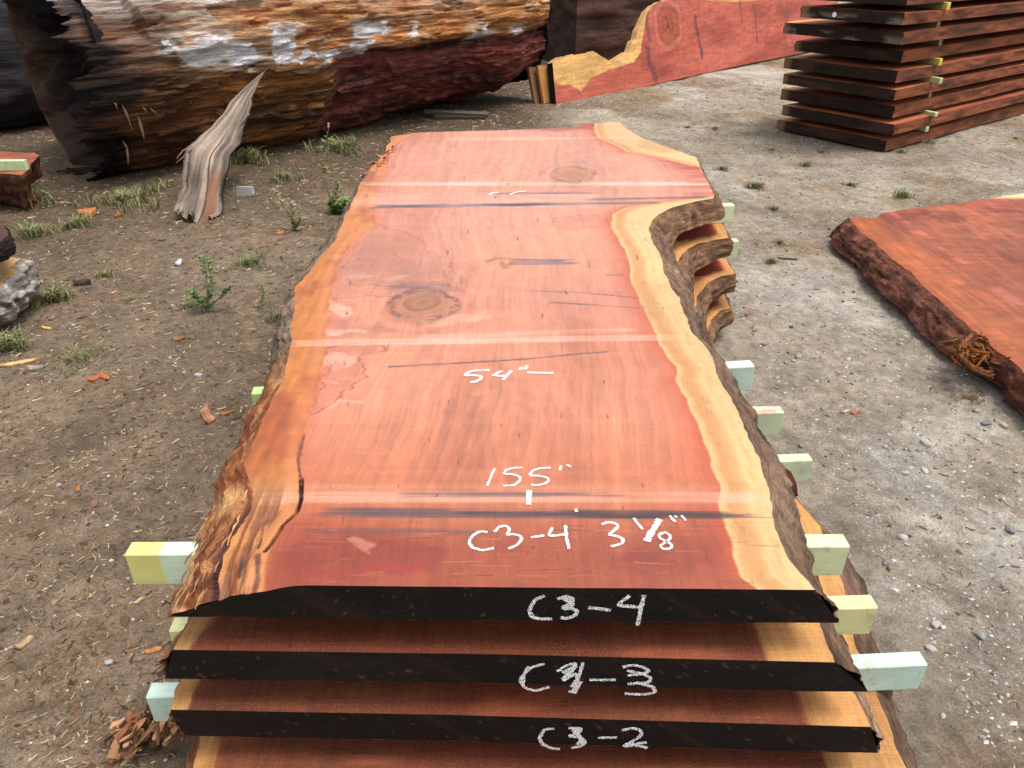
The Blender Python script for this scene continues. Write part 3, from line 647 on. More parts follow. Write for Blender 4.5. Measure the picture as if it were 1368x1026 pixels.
# ------------------------------------------------------------------ stickers (painted spacer lumber)
def sticker(name, p0, p1, wdt, hgt, cols, label, group, end=None, parent=None, scuff=None):
    """p0,p1: ends of the centre line of the top face; sides bevelled; cols=(top, side)"""
    p0 = np.array(p0, float); p1 = np.array(p1, float); d = p1-p0; L = np.linalg.norm(d); d /= L
    side = np.cross(d, (0, 0, 1)); side /= np.linalg.norm(side); up = np.cross(side, d)
    b = .003; prof = [(-wdt/2+b, 0)]+[(-wdt/2+b+(wdt-2*b)*q, 0) for q in (.2, .4, .6, .8)]+[(wdt/2-b, 0), (wdt/2, -b)]+[(wdt/2, -b-(hgt-2*b)*q) for q in (.33, .66)]+[(wdt/2, -hgt+b), (wdt/2-b, -hgt), (-wdt/2+b, -hgt), (-wdt/2, -hgt+b)]+[(-wdt/2, -hgt+b+(hgt-2*b)*q) for q in (.33, .66)]+[(-wdt/2, -b)]; KP = len(prof); bow = rng.uniform(-.002, .002)
    xs_ = np.concatenate([[0, .002], np.linspace(.01, L-.01, 160), [L-.002, L]]); V = []; C = []
    for x in xs_:
        ins = .0025 if x in (0, L) else 0
        for j, (a, h) in enumerate(prof):
            a2 = a*(1-ins/abs(wdt/2)); h2 = -hgt/2+(h+hgt/2)*(1-ins/(hgt/2))
            V.append(p0+d*x+side*(a2+bow*math.sin(x*5))+up*h2)
            c = np.array(cols)
            if end is not None:
                for (e0, e1, ce) in end:
                    if e0 <= x <= e1: c = np.array(ce)
            if scuff is not None and j < 6 and float(fbm(x*28, j*.6, o=3, seed=77)) > -.05: c = np.array(scuff)
            if float(vn(x*55, j*1.7, 3.3)) > .80: c = c*.75+np.array((150, 120, 84))*.25
            C.append(c*(1+.05*float(vn(x*20, j*2.3))))
    n = len(xs_); Fc = [list(f) for f in gfaces(n, KP, True)]+[list(range(KP))[::-1], [(n-1)*KP+q for q in range(KP)]]
    return tag(mesh(name, V, Fc, M['paint'], None, lin(np.clip(C, 0, 255)), False, org=(p0+p1)/2-np.array([0, 0, hgt])), label, 'spacer block', group)
GS = 'painted spacer blocks between the near slabs'
def srow(k, uvL, uvR, cols, label, end=None, w=.042, scuff=None):
    """k: index of the slab above; uvL/uvR: pixel of the near top edge at each end"""
    z = Z1-ST*(k-1)-TK-.0005
    a = gp(*uvL, z)+np.array([0, w/2, 0]); b = gp(*uvR, z)+np.array([0, w/2, 0])
    return sticker('spacer_block', a, b, w, ST-TK-.001, cols, label, GS, end, scuff=scuff)
mint = (188, 206, 170); aqua = (184, 208, 194); lime = (196, 208, 164); blu = (186, 214, 212)
srow(1, (165,741), (1136,729), lime, 'lime spacer block with a yellow left end, near the front under the topmost slab', end=[(0, .07, (204, 200, 124)), (.07, .4, (192, 212, 184))])
srow(2, (224,843), (1174,812), (198, 200, 148), 'yellow-green spacer block near the front, under the second slab')
srow(3, (193,932), (1240,888), aqua, 'pale aqua spacer block near the front, longest at right, under the third slab')
srow(1, (334,526), (1008,489), aqua, 'aqua spacer block halfway along the near stack under the topmost slab', end=[(0, .3, (176, 196, 130))])
srow(2, (420,562), (1048,551), mint, 'mint spacer block with a scuffed red top, halfway along, under the second slab', scuff=(196, 150, 138))
srow(3, (420,640), (1086,615), mint, 'mint spacer block halfway along the near stack under the third slab')
srow(1, (560,300), (981,274), lime, 'lime spacer block at the far lobe of the near stack, under the topmost slab', w=.045)
srow(2, (560,340), (987,322), lime, 'lime spacer block at the far lobe of the near stack, under the second slab', w=.045)
srow(3, (600,380), (950,375), mint, 'mint spacer block hidden deep at the far lobe under the third slab', w=.045)
for y in (1.3, 2.1, 3.6):
    sticker('spacer_block', (-.65, y, Z1-3*ST-TK-.001), (.82, y, Z1-3*ST-TK-.001), .09, Z1-3*ST-TK-.001, (120, 112, 80), 'squared bearer on the ground under the lowest slab', 'ground bearers under the near stack')
# red scuff on the second middle block top
bl = gp(1024, 546, Z1-ST-TK)

# ------------------------------------------------------------------ right-hand slab on the ground
def xy(u, v, z): return tuple(gp(u, v, z)[:2])
ZR = .17; TR = .14
rlt = [xy(u, v, ZR) for u, v in ((1133,290),(1140,297),(1150,310),(1170,325),(1190,345),(1215,362),(1240,388),(1268,412),(1300,440),(1330,468),(1350,482),(1368,500))]+[(2.18, 2.5), (2.15, 2.0)]
rlb = [(q[0]-(.10 if q[1] > 3.4 else .10-.085*min(1, (3.4-q[1])/.5))+.02*math.sin(q[1]*9), q[1]) for q in rlt]
rrt = [(4.3, 5.6), (4.4, 4.0), (4.3, 2.0)]; rrb = [(4.4, 5.6), (4.5, 4.0), (4.4, 2.0)]
bk = [xy(u, v, ZR) for u, v in ((1133,290),(1172,291),(1176,285),(1215,279),(1270,273),(1330,264),(1368,258),(1450,250))]
def paintR(X, Y, xl, xr):
    C = np.zeros(X.shape+(3,)); C[:] = (134, 70, 46)
    d = X-xl
    n = fbm(X*2, Y*2, o=4, seed=401)
    C = mix(C, (98, 38, 24), ss(-.1, .4, n)*.6); C = mix(C, (140, 70, 40), ss(.1, .5, -n)*.5)
    C = mix(C, (158, 84, 44), ss(.34, .10, d+.05*n)*.85)
    C = mix(C, (176, 98, 80), np.exp(-((d-.36+.06*n)/.035)**2)*.7*ss(-.3, .2, fbm(X*3, Y*9, seed=402)))
    C = mix(C, (176, 96, 66), ss(.22, .34, ridge(X*2.4, Y*3.2, o=3, seed=403)-.12)*ss(.35, .6, d)*.45)
    C = mix(C, (156, 70, 54), ss(5.0, 5.3, Y+.2*n)*.5)
    C = C*(1+.18*fbm(X*50, Y*5, o=4, seed=407)+.12*fbm(X*8, Y*60, o=3, seed=408)+.15*fbm(X*14, Y*10, o=4, seed=409))[..., None]
    C = mix(C, (140, 58, 26), ss(.05, .0, d)*.5)
    C = C*.98
    m = ss(.02, -.01, np.abs(X-3.55)-.25)*ss(5.3, 5.4, Y)
    C = mix(C, (226, 190, 130), m)
    return C, np.full(X.shape, .12)
def bpR(side, bx, by, w, C):
    g = np.zeros_like(C); f = ridge(by*7, w*5, o=4, seed=405); g[:] = (124, 78, 62); g = g*(.75+.6*f)[..., None]
    return mix(g, (150, 100, 60), ss(.12, 0, w)*.4)
rowsR = np.linspace(2.1, np.mean([p[1] for p in sorted(bk)]), 360)
def scR(X, Y): return .004*fbm(X*6, Y*6, o=3, seed=406)
slabR = make_slab('wood_slab', 'wide red-brown live-edge slab with thick shaggy bark, lying low at the right edge', ZR, TR, rlt, rrt, rlb, rrb, [(2.1, 2.1), (4.3, 2.1)], bk, rowsR, 240, paintR,
                  M['resawn'], (3.2, 3.8, ZR-TR), None, 40, barkpaint=bpR, sculpt=scR)
mb = MB()
ctr = gp(1308, 474, .12)
for i in range(75):
    a = ctr+rng.randn(3)*(.05, .05, .025); th = rng.uniform(2.2, 5.0); L = rng.uniform(.03, .10)
    dd = np.array([math.cos(th), math.sin(th), rng.uniform(-.6, .5)])
    mb.tube([a, a+dd*L*.5+rng.randn(3)*.01, a+dd*L+rng.randn(3)*.02], [.006, .005, .002], 5, (120+rng.randint(40), 72+rng.randint(25), 40))
loop = [(1322,444),(1300,447),(1283,462),(1284,478),(1298,490),(1318,498),(1332,494)]
mb.tube([gp(u, v, .16-.012*i) for i, (u, v) in enumerate(loop)], [.010, .012, .012, .013, .012, .010, .007], 7, (128, 84, 52))
mb.tube([gp(u+3, v+5, .14-.012*i) for i, (u, v) in enumerate(loop[1:])], [.006, .009, .010, .010, .008, .005], 7, (104, 66, 42))
tag(mb.build('root_tangle', M['torn'], slabR, smooth=True), 'tangle of dry brown rootlets at the bark edge')
mb = MB()
mb.add([gp(1180,374,.06), gp(1200,388,.05), gp(1222,402,.04), gp(1220,395,.08), gp(1200,382,.09), gp(1184,371,.09)], [[0, 1, 2, 3, 4, 5]], (214, 168, 122))
mb.tube([gp(1200,414,.01), gp(1214,404,.02), gp(1226,395,.08)], [.004, .006, .008], 5, (96, 62, 46))
tag(mb.build('torn_bark_strip', M['litter'], slabR), 'pale torn strip on the bark')
for i, y in enumerate((2.6, 4.7)):
    sticker('spacer_block', (2.35, y, ZR-TR-.001), (4.2, y, ZR-TR-.001), .09, ZR-TR-.001, (120, 112, 90), 'thin bearer on the ground under the slab lying at right', 'bearers under the right-hand slab')

# ------------------------------------------------------------------ tall slab stack at the upper right
K0 = gp(1190, 199, 0); e1 = np.array([2.41, 1.85, 0]); e1 /= np.linalg.norm(e1); e2 = np.array([-e1[1], e1[0], 0])
corner = {0: (650,735), 1: (690,655), 2: (690,560), 3: (695,470), 4: (710,375), 5: (735,270), 6: (740,168), 7: (765,80), 8: (800,-25)}
leftx = {0: (75,625), 1: (98,545), 2: (92,455), 3: (92,378), 4: (118,292), 5: (165,200), 6: (103,118), 7: (225,45), 8: (190,-60)}
words = ['lowest', 'second lowest', 'third lowest', 'fourth lowest', 'middle', 'fourth from the top', 'third from the top', 'second from the top', 'topmost']
ztops = [.12, .265, .42, .58, .74, .905, 1.075, 1.235, 1.40]
for k in range(9):
    zt = ztops[k]+(0, .004, -.006, .005, 0, -.005, .006, 0, 0)[k]; thk = .104-(0, .006, 0, .008, .002, .006, 0, .01, 0)[k]
    cu, cv = corner[k][0]/3.931+1020, corner[k][1]/3.931
    # corner lies at height zt: use the sight line to find the plan position near K0 line
    r = ray(cu, cv); q = (HC-zt)/(-r[2]) if r[2] < 0 else 8.6
    P0 = np.array([r[0]*q, r[1]*q, zt]); P0[:2] = K0[:2]+np.clip(P0[:2]-K0[:2], -.35, .35)
    lu = leftx[k][0]/3.931+1020
    # width until sight line lu
    rr = ray(lu, cv-12); A2 = np.array([[e2[0], -rr[0]], [e2[1], -rr[1]]])
    sol = np.linalg.solve(A2, -P0[:2]); Wd = float(np.clip(sol[0], 1.0, 1.75)); Ln = 4.6
    base = P0+e1*Ln/2+e2*Wd/2; base[2] = zt-thk
    lab = {8: 'topmost slab of the tall dark stack at upper right, cut by the picture edge',
           7: 'second slab from the top of the tall dark stack, weathered end with a white round tag',
           6: 'third slab from the top of the tall dark stack, its left end sticking out furthest with a pale tip'}.get(k, words[k]+' slab of the tall dark slab stack at upper right')
    root = empty('stacked_slab', base, lab, 'wood slab', 'slabs of the tall stack')
    nx, ny = 70, 40
    a = np.linspace(0, Ln, nx)[:, None]; b = np.linspace(0, 1, ny)[None, :]
    far = Wd+.05*fbm(a*2, k*5., o=4, seed=500+k)+.02*fbm(a*11, k*3., o=3, seed=501+k)
    wob = .012*fbm(a*1.2, k*2., o=3, seed=520+k)+.02*fbm(a*.35, k*7., seed=521+k)
    Q = wob+b*(far-wob)
    mk = lambda z, dq=0.0: P0[None, None, :]*np.array([1, 1, 0])+a[..., None]*e1+(Q+dq*(b))[..., None]*e2+np.array([0, 0, 1])*np.asarray(z)[..., None]
    TP = mk(zt+.010*fbm(a*1.5+0*b, Q*2, o=2, seed=k)); BT = mk(zt-thk, .0)
    Ct = np.zeros((nx, ny, 3)); Ct[:] = (176, 100, 66); nn = fbm(a*1.5+0*b, Q*6, o=4, seed=530+k)
    Ct = mix(Ct, (120, 56, 40), ss(-.1, .4, nn)*.6); Ct = mix(Ct, (208, 148, 92), ss(far-.16, far-.1, Q+.03*nn))
    mesh('slab_top', TP, gfaces(nx, ny, flip=True), M['stackside'], root, lin(Ct))
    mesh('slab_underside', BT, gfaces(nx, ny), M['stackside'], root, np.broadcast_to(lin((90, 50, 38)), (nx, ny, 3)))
    ww = np.linspace(0, 1, 8)
    def wall(T_, B_, nrm, amp, sd):
        G = T_[:, None, :]*(1-ww[None, :, None])+B_[:, None, :]*ww[None, :, None]
        env = np.sin(np.pi*ww)[None, :]; sp = np.cumsum(np.r_[0, np.linalg.norm(np.diff(T_, axis=0), axis=1)])[:, None]
        dsp = amp*env*fbm(sp*12+0*ww, ww*3+0*sp, o=4, seed=sd); return G+dsp[..., None]*nrm, sp
    G, sp = wall(TP[:, 0], BT[:, 0], -e2, .025, 540+k)
    sm = sp+0*ww
    Cs = np.zeros(G.shape); Cs[:] = (126, 72, 46); m = fbm(sm*3, ww*1.0+0*sm, o=4, seed=541+k)
    Cs = mix(Cs, (70, 44, 34), ss(-.05, .35, m)*.7); Cs = mix(Cs, (146, 82, 56), ss(.05, .4, -m)*.6); Cs = mix(Cs, (168, 96, 70), ss(.93, 1.0, ridge(sm*14, 0*sm, o=1, seed=5)*1.0)*.5)
    mesh('sawn_side', G, gfaces(nx, 8), M['stackside'], root, lin(Cs))
    G, sp = wall(TP[:, -1], BT[:, -1], e2, .03, 550+k)
    mesh('bark_edge', G, gfaces(nx, 8, flip=True), M['torn'], root, np.broadcast_to(lin((120, 92, 70)), G.shape))
    G, sp = wall(TP[0], BT[0], -e1, .004, 560+k)
    sm = sp+0*ww; m = fbm(sm*4, ww*2+0*sm, o=4, seed=561+k)
    Ce = np.zeros(G.shape); Ce[:] = (40, 29, 25); Ce = mix(Ce, (84, 54, 40), ss(0, .4, m)*.6)
    if k in (6, 7): Ce = mix(Ce, (122, 118, 108), ss(.10, .32, m+.2*(np.abs(sm/Wd-.5) > .36))*ss(.2, .7, ww+0*sm)*.8)
    Ce = mix(Ce, (150, 112, 84), ss(Wd-.10, Wd-.03, sm)*.8)
    mesh('sealed_end', G, gfaces(ny, 8, flip=True), M['stackside'], root, lin(Ce))
    G, sp = wall(TP[-1], BT[-1], e1, .004, 570+k)
    mesh('sealed_end', G, gfaces(ny, 8), M['stackside'], root, np.broadcast_to(lin((40, 30, 30)), G.shape))
    if k == 7:
        tc = P0+e2*Wd*.66-e1*.006; tc[2] = zt-.05; mb = MB(); R = .022
        ring = [tc+e2*R*math.cos(w)+np.array([0, 0, R*math.sin(w)]) for w in np.linspace(0, 2*math.pi, 20, endpoint=False)]
        mb.add(ring+[p+e1*.008 for p in ring], [list(range(20))]+[[i, (i+1) % 20, 20+(i+1) % 20, 20+i] for i in range(20)], (232, 232, 232))
        mb.build('round_tag', M['paint'], root)
    if k < 8:
        zn = ztops[k+1]+(0, .004, -.006, .005, 0, -.005, .006, 0, 0)[k+1]-(.104-(0, .006, 0, .008, .002, .006, 0, .01, 0)[k+1]); su, off, cc = {0: (932, .05, (196, 206, 160)), 1: (935, .05, (196, 206, 150)), 2: (852, -.03, (150, 146, 90)), 3: (966, .09, (190, 198, 140)), 4: (924, .04, (170, 176, 110)), 5: (924, -.02, (150, 152, 110)), 6: (905, -.03, (140, 142, 100)), 7: (944, .04, (170, 172, 120))}[k]
        h = zn-zt-.001; sx = .66+.03*((k*7) % 3)
        a0 = P0+e1*sx-e2*off; a0[2] = zn-.0005; b0 = P0+e1*(sx+.25)+e2*(Wd*.9); b0[2] = zn-.0005
        sticker('stack_spacer', a0, b0, .042, h, cc, 'yellow-green spacer block above the '+words[k]+' slab of the tall stack', 'spacer blocks of the tall stack', end=[(0, .05, (214, 198, 84) if k in (7, 4) else cc)])

# ------------------------------------------------------------------ big fallen log
ax = np.array([.694, .72, 0]); ax /= np.linalg.norm(ax); nr = np.array([ax[1], -ax[0], 0])      # nr points to the viewer
C0 = np.array([-3.45, 6.46, 0])-nr*.50-ax*.02
nu, na = 760, 330; LL = 5.35
U = np.linspace(0, LL, nu)[:, None]; A = np.linspace(-math.radians(100), math.radians(120), na)[None, :]    # 0 = facing the viewer, + = up
def logR(U, A):
    R = .98+.03*np.sin(U*1.3)-.0*U
    R = R*(1-.20*ss(4.5, LL, U+0*A)**1.5)
    R = R+.06*fbm(U*.8, A*1.6, o=3, seed=600)+.035*fbm(U*1.6, A*9, o=5, seed=601)+.022*ridge(U*3.0, A*30, o=4, seed=602)+.012*fbm(U*9, A*110, o=2, seed=607)
    pl_ = fbm(U*.8, A*3.0, o=2, seed=660)+.10*fbm(U*5, A*22, o=4, seed=661)
    R = R+.035*ss(-.01, .01, pl_-.02)+.03*ss(-.01, .01, pl_-.20)+.03*ss(-.01, .01, pl_+.18)-.05
    bk_ = ss(-.02, -.10, A+.05*fbm(U*2, A*3, o=4, seed=603)+.02)*ss(2.0, 2.25, U+.1*fbm(A*8, U, seed=604))           # bark-covered lower right side, set in under a ledge
    R = R-.09*bk_+bk_*.012*ridge(U*3, A*9, o=4, seed=605)
    R = R-.05*ss(.06, .02, np.abs(fbm(U*.7, A*5, o=2, seed=606)))*0
    stp = ss(.42, .38, U)*ss(.15, .22, A); R = R-.10*stp
    stp2 = ss(.75, .72, U+.03*fbm(A*9, U*9, seed=608))*ss(.45, .5, A); R = R-.07*stp2
    R = R+.02*np.sin(A*2+.5)
    return R, bk_
R, bkm = logR(U, A)
# flatten where it rests on the ground
zz = .93+R*np.sin(A)*1.0; hh = R*np.cos(A)
Pl = C0[None, None]+U[..., None]*ax+hh[..., None]*nr+np.array([0, 0, 1])*np.maximum(zz, -.03)[..., None]
sk = ss(.30, 0, U+0*A)*(.03+.38*np.abs(fbm(A*9, U*2, o=5, seed=610))); Pl = Pl-ax*sk[..., None]
n1 = fbm(U*1.6, A*7, o=5, seed=620); n2 = fbm(U*3, A*24, o=4, seed=621); n3 = fbm(U*.9, A*2.2, o=4, seed=622)
n1 = n1+0*A
n5 = fbm(U*3, A*75, o=3, seed=626); n6 = ridge(U*2.2, A*26, o=4, seed=627)
pl_ = fbm(U*.8, A*3.0, o=2, seed=660)+.10*fbm(U*5, A*22, o=4, seed=661)
Cl = np.zeros((nu, na, 3)); Cl[:] = (214, 188, 164)
Cl = mix(Cl, (196, 126, 68), ss(.02, -.02, pl_-.02)*.75)
Cl = mix(Cl, (230, 220, 216), ss(.1, .65, A+.25*n3)*.8)
Cl = mix(Cl, (200, 128, 78), ss(.08, .35, n1+.3*n3)*.6)
Cl = mix(Cl, (118, 66, 42), ss(.12, .36, n2)*.65)
Cl = mix(Cl, (232, 222, 214), ss(.12, .36, -n2)*ss(.0, .5, A)*.5)
Cl = mix(Cl, (196, 120, 56), ss(.50, .0, A+.3*n3+.1)*.45)
# brown, darker left lower part
lo = ss(.12, -.12, A+.18*n3+.06*n1+.02)
Cb = np.zeros_like(Cl); Cb[:] = (132, 88, 50); Cb = mix(Cb, (62, 44, 32), ss(-.02, .3, n1)*.8); Cb = mix(Cb, (196, 128, 60), ss(.12, .4, fbm(U*1.3, A*4, o=4, seed=624))*.75); Cb = mix(Cb, (140, 84, 40), ss(.1, .3, -n2)*.4)
Cb = mix(Cb, (186, 122, 60), ss(.01, -.01, pl_)*.35); Cl = mix(Cl, Cb, lo*(1-.0*U))
Cl = Cl*(1+.45*n5+.10*n1)[..., None]; Cl = mix(Cl, (50, 34, 26), ss(.42, .62, -n6)*.8)
Cl = mix(Cl, (84, 56, 44), ss(.75, .55, U+.15*n1)*ss(.6, .3, A)*.55)
Cl = mix(Cl, (30, 23, 22), ss(.26, .05, U+.22*n1+.1*n5+.25*ss(0, .5, A))*.9)
# maroon bark lower right
Cm = np.zeros_like(Cl); Cm[:] = (120, 56, 48); Cm = mix(Cm, (46, 26, 26), ss(-.1, .35, n1)*.7); Cm = mix(Cm, (150, 92, 84), ss(.24, .46, ridge(U*4, A*14, o=4, seed=625))*.6)
Cl = mix(Cl, Cm, bkm)
# old white paint patches, located on the trunk surface
def onlog(u, v):
    r = ray(u, v); o = np.array([0, 0, HC])
    for k in np.linspace(5, 14, 1800):
        p = o+r*k; q = p-C0; uu = q@ax; h = q@nr; z = p[2]-.93
        if math.hypot(h, z) < 1.0 and h > -.2: return uu, math.atan2(z, h)
    return None
WP = [((232,72),(262,52),(300,50),(336,62),(345,75),(330,88),(300,82),(268,92),(245,86)), ((364,45),(392,38),(398,60),(390,80),(366,80)), ((478,35),(518,28),(520,45),(500,58),(495,72),(474,68)), ((636,42),(655,34),(664,48),(640,58)),
      ((410,68),(450,62),(462,72),(440,80),(400,80)), ((545,44),(562,36),(566,48),(548,56)), ((215,58),(232,52),(236,66),(222,72)), ((690,42),(702,38),(704,44),(692,47))]
UU = U+.05*fbm(U*7, A*9, o=4, seed=630)+0*A; AA = A+.06*fbm(U*6, A*9, o=4, seed=631)
for poly in WP:
    pts = [onlog(u, v) for u, v in poly]; pts = [p for p in pts if p]
    if len(pts) < 3: continue
    pa = np.array(pts); d, _ = pdist(UU, AA, np.vstack([pa, pa[:1]])); sg = np.where(inpoly(UU, AA, pa), -1, 1)*d
    Cl = mix(Cl, (244, 244, 250), ss(.02, -.005, sg)*ss(-.24, -.08, n2+.12+.3*n5-sg*2)*.96)
    Cl = mix(Cl, (224, 218, 214), ss(.16, .0, sg)*ss(.0, .2, n2+.5*n5)*.7)
ds = onlog(175, 118)
if ds: Cl = mix(Cl, (30, 24, 22), ss(.35, .1, np.hypot((UU-ds[0])/1.0, (AA-ds[1])/.45))*ss(-.2, .15, n1)*.8)
root = empty('fallen_log', C0+ax*LL/2, 'huge weathered fallen log with flaking white paint and dark rotten left end, across the back', 'log')
mesh('log_trunk', Pl, gfaces(nu, na), M['log'], root, lin(np.clip(Cl, 3, 255)), tc=(U, A*1.0, 0*Cl[..., 0]))
# rear half (coarse)
A2 = np.linspace(math.radians(120), math.radians(260), 24)[None, :]; U2 = np.linspace(0, LL, 60)[:, None]
R2, _ = logR(U2, A2-2*math.pi*0); R2 = R2*0+np.interp(U2, [0, 4.5, LL], [.98, .98, .80])+.03*fbm(U2, A2*2, seed=3)
z2 = np.maximum(.93+R2*np.sin(A2), -.03); P2 = C0+U2[..., None]*ax+(R2*np.cos(A2))[..., None]*nr+np.array([0, 0, 1])*z2[..., None]
mesh('log_back', P2, gfaces(60, 24), M['log'], root, np.broadcast_to(lin((130, 100, 80)), P2.shape), tc=(U2, A2, 0*P2[..., 0]))
# rotten hollow left end and far right end
for side, u0 in ((0, 0.0), (1, LL)):
    rr = np.linspace(0, 1, 90)[:, None]; aa = np.linspace(0, 2*math.pi, 260, endpoint=False)[None, :]
    Rb = (1.02 if side == 0 else .80)*(1+.10*fbm(np.cos(aa)*3, np.sin(aa)*3, o=5, seed=640))
    X2 = rr*Rb*np.cos(aa); Y2 = rr*Rb*np.sin(aa)
    inn = (.42*ss(.95, .35, rr)+.0*aa)+.26*fbm(X2*3.2, Y2*3.2, o=6, seed=641)+.14*ridge(np.arctan2(Y2, X2)*3, rr*3, o=4, seed=642)
    inn = inn*ss(1.0, .88, rr)+.02
    if side == 1: inn = .12*fbm(X2*3, Y2*3, o=4, seed=645)
    zz2 = np.maximum(.93+Y2, -.03)
    Pe = C0+(u0+(inn if side == 0 else -inn))[..., None]*ax+X2[..., None]*nr+np.array([0, 0, 1])*zz2[..., None]
    Ce = np.zeros(Pe.shape); Ce[:] = (30, 25, 24) if side == 0 else (60, 44, 38)
    Ce = mix(Ce, (20, 17, 18), ss(-.1, .3, fbm(X2*4, Y2*4, o=4, seed=643))*.8)
    if side == 0:
        Ce = mix(Ce, (78, 58, 48), ss(.62, .9, rr+.25*fbm(X2*3, Y2*3, seed=644))*ss(.1, -.6, X2)*.8)
    mesh('rotten_end', Pe, gfaces(90, 260, True, flip=(side == 1)), M['dark'], root, lin(np.clip(Ce, 3, 255)))
# little peeling splinters on the brown side
mb = MB()
for (ua, va, ub, vb, w) in ((150,132,153,143,3), (160,135,170,160,3.2), (180,148,189,180,3.2), (188,141,193,147,2), (197,141,208,152,2.2), (162,186,168,196,2.4), (168,196,168,214,2.2), (170,160,173,170,1.2)):
    a = onlog(ua, va); b = onlog(ub, vb)
    if not a or not b: continue
    def sp3(q, off): 
        Rr = 1.01+off; return C0+q[0]*ax+math.cos(q[1])*Rr*nr+np.array([0, 0, .93+math.sin(q[1])*Rr])
    pa_, pb_ = sp3(a, .0), sp3(b, .035); pm = (pa_+pb_)/2+nr*.012
    mb = MB(); mb.tube([pa_, pm*.5+pa_*.5, pm, pb_], np.array([.2, .9, 1, .15])*w*.0048, 5, (176, 146, 130), .3)
    mb.build('peeling_splinter', M['litter'], root)

# second dark log far left
def rough_log(name, label, p0, p1, R, col, seed, n=160, m=110, mat='log'):
    p0 = np.array(p0, float); p1 = np.array(p1, float); L = np.linalg.norm(p1-p0); a = (p1-p0)/L; s = np.cross(a, (0, 0, 1)); s /= np.linalg.norm(s); up = np.cross(s, a)
    u = np.linspace(0, 1, n)[:, None]; w = np.linspace(0, 2*math.pi, m, endpoint=False)[None, :]
    cap = np.clip(np.minimum(u, 1-u)/.012, 0, 1)**.3
    r = R*cap*(1+.12*fbm(np.cos(w)*1.5+u*L, np.sin(w)*1.5, o=4, seed=seed)+.05*ridge(u*L*2, np.cos(w)*6+np.sin(w)*3, o=3, seed=seed+1))
    P = p0+(u*L)[..., None]*a+(r*np.cos(w))[..., None]*s+(r*np.sin(w))[..., None]*up
    nn = fbm(u*L*3, np.cos(w)*4+np.sin(w)*7, o=4, seed=seed+2)
    C = np.broadcast_to(np.array(col, float), P.shape)*(1+.7*nn)[..., None]
    return tag(mesh(name, P, gfaces(n, m, True, flip=True), M[mat], None, lin(np.clip(C, 3, 255)), org=(p0+p1)/2, tc=(u*L, w*R, 0*C[..., 0])), label, 'log')
rough_log('fallen_log', 'dark bluish log lying behind the rotten end at the far left', (-7.2, 7.2, .7), (-4.9, 9.6, .7), .75, (58, 54, 58), 700)

# ------------------------------------------------------------------ grey bark sheet leaning against the log
lp = [(354,94,),(331,115),(307.6,141),(289,166.5),(268,185),(256,197),(250,215.6),(247,239),(240,262),(235,284)]
rp = [(354,94),(344,108),(331,141),(321.6,162),(317,176),(314.6,192),(303,213),(299,232),(298,246),(296,265),(289,297)]
lp = np.array(lp); rp = np.array(rp); n, m = 130, 60
tv = np.linspace(0, 1, n)
def resam(p):
    v = 94+(p[-1, 1]-94)*tv; return np.interp(v, p[:, 1], p[:, 0]), v
lx_, lv = resam(lp); rx_, rv = resam(rp); wd_ = 5*np.sin(np.pi*np.clip(tv, 0, 1))**.7; lx_ = lx_-wd_; rx_ = rx_+wd_
Pb = np.zeros((n, m, 3)); w = np.linspace(0, 1, m)
dtop, dbot = 6.98, 5.35
for i in range(n):
    for j in range(m):
        u = lx_[i]*(1-w[j])+rx_[i]*w[j]; v = lv[i]*(1-w[j])+rv[i]*w[j]
        Yp = dtop+(dbot+.0-dtop)*tv[i]**.9
        Pb[i, j] = pp(u, v, (0, Yp, 0), (0, 1, 0))
wu, wt = np.meshgrid(w, tv)
bul = .05*np.sin(np.pi*wu)*wt+.030*ridge(wu*5, wt*1.6, o=5, seed=710)*ss(0, .2, wt)+.012*fbm(wu*3, wt*7, o=5, seed=716)*ss(0, .2, wt)
Pb[..., 1] -= bul; Pb[..., 2] = np.maximum(Pb[..., 2], .004)
rag = .10*np.clip(fbm(wu*9, 0*wt, o=4, seed=711)+.1, -.1, 1)*ss(.93, 1, wt); Pb[..., 2] += rag
Pb[..., 0] += (.03*fbm(wt*11, 0*wt, o=5, seed=714)*(wu < .5)*(1-2*wu)+.03*fbm(wt*11, 0*wt+7, o=5, seed=715)*(wu > .5)*(2*wu-1))*ss(0, .25, wt)*1.1
f1_ = ridge(wu*7, wt*1.5, o=4, seed=712); f2 = fbm(wu*5, wt*4, o=4, seed=713)
Cp = np.zeros((n, m, 3)); Cp[:] = (132, 117, 104); Cp = Cp*(.80+.50*f1_+.60*f2)[..., None]
Cp = mix(Cp, (128, 86, 64), ss(.62, .70, wu+.04*f2)*ss(.93, .86, wu)*ss(.6, .75, wt)*.8)
Cp = mix(Cp, (52, 40, 34), ss(.025, .008, np.abs(wu-.62-.04*np.sin(wt*9)))*ss(.35, .5, wt)*.9)
Cp = mix(Cp, (190, 176, 160), ss(.1, .4, -f2)*ss(.5, .2, wt)*.4)
root = empty('bark_sheet', gp(262, 290, 0), 'torn grey bark sheet leaning from the ground up to the big log', 'bark')
back = Pb+np.array([.0, .03, -.004]); back[..., 2] = np.maximum(back[..., 2], .002)
VV = np.concatenate([Pb.reshape(-1, 3), back.reshape(-1, 3)]); Fa = [list(f) for f in gfaces(n, m, flip=True)]+[list(f+n*m) for f in gfaces(n, m)]
for i in range(n-1): Fa.append([i*m, (i+1)*m, n*m+(i+1)*m, n*m+i*m]); Fa.append([i*m+m-1, n*m+i*m+m-1, n*m+(i+1)*m+m-1, (i+1)*m+m-1])
for j in range(m-1): Fa.append([(n-1)*m+j, (n-1)*m+j+1, n*m+(n-1)*m+j+1, n*m+(n-1)*m+j])
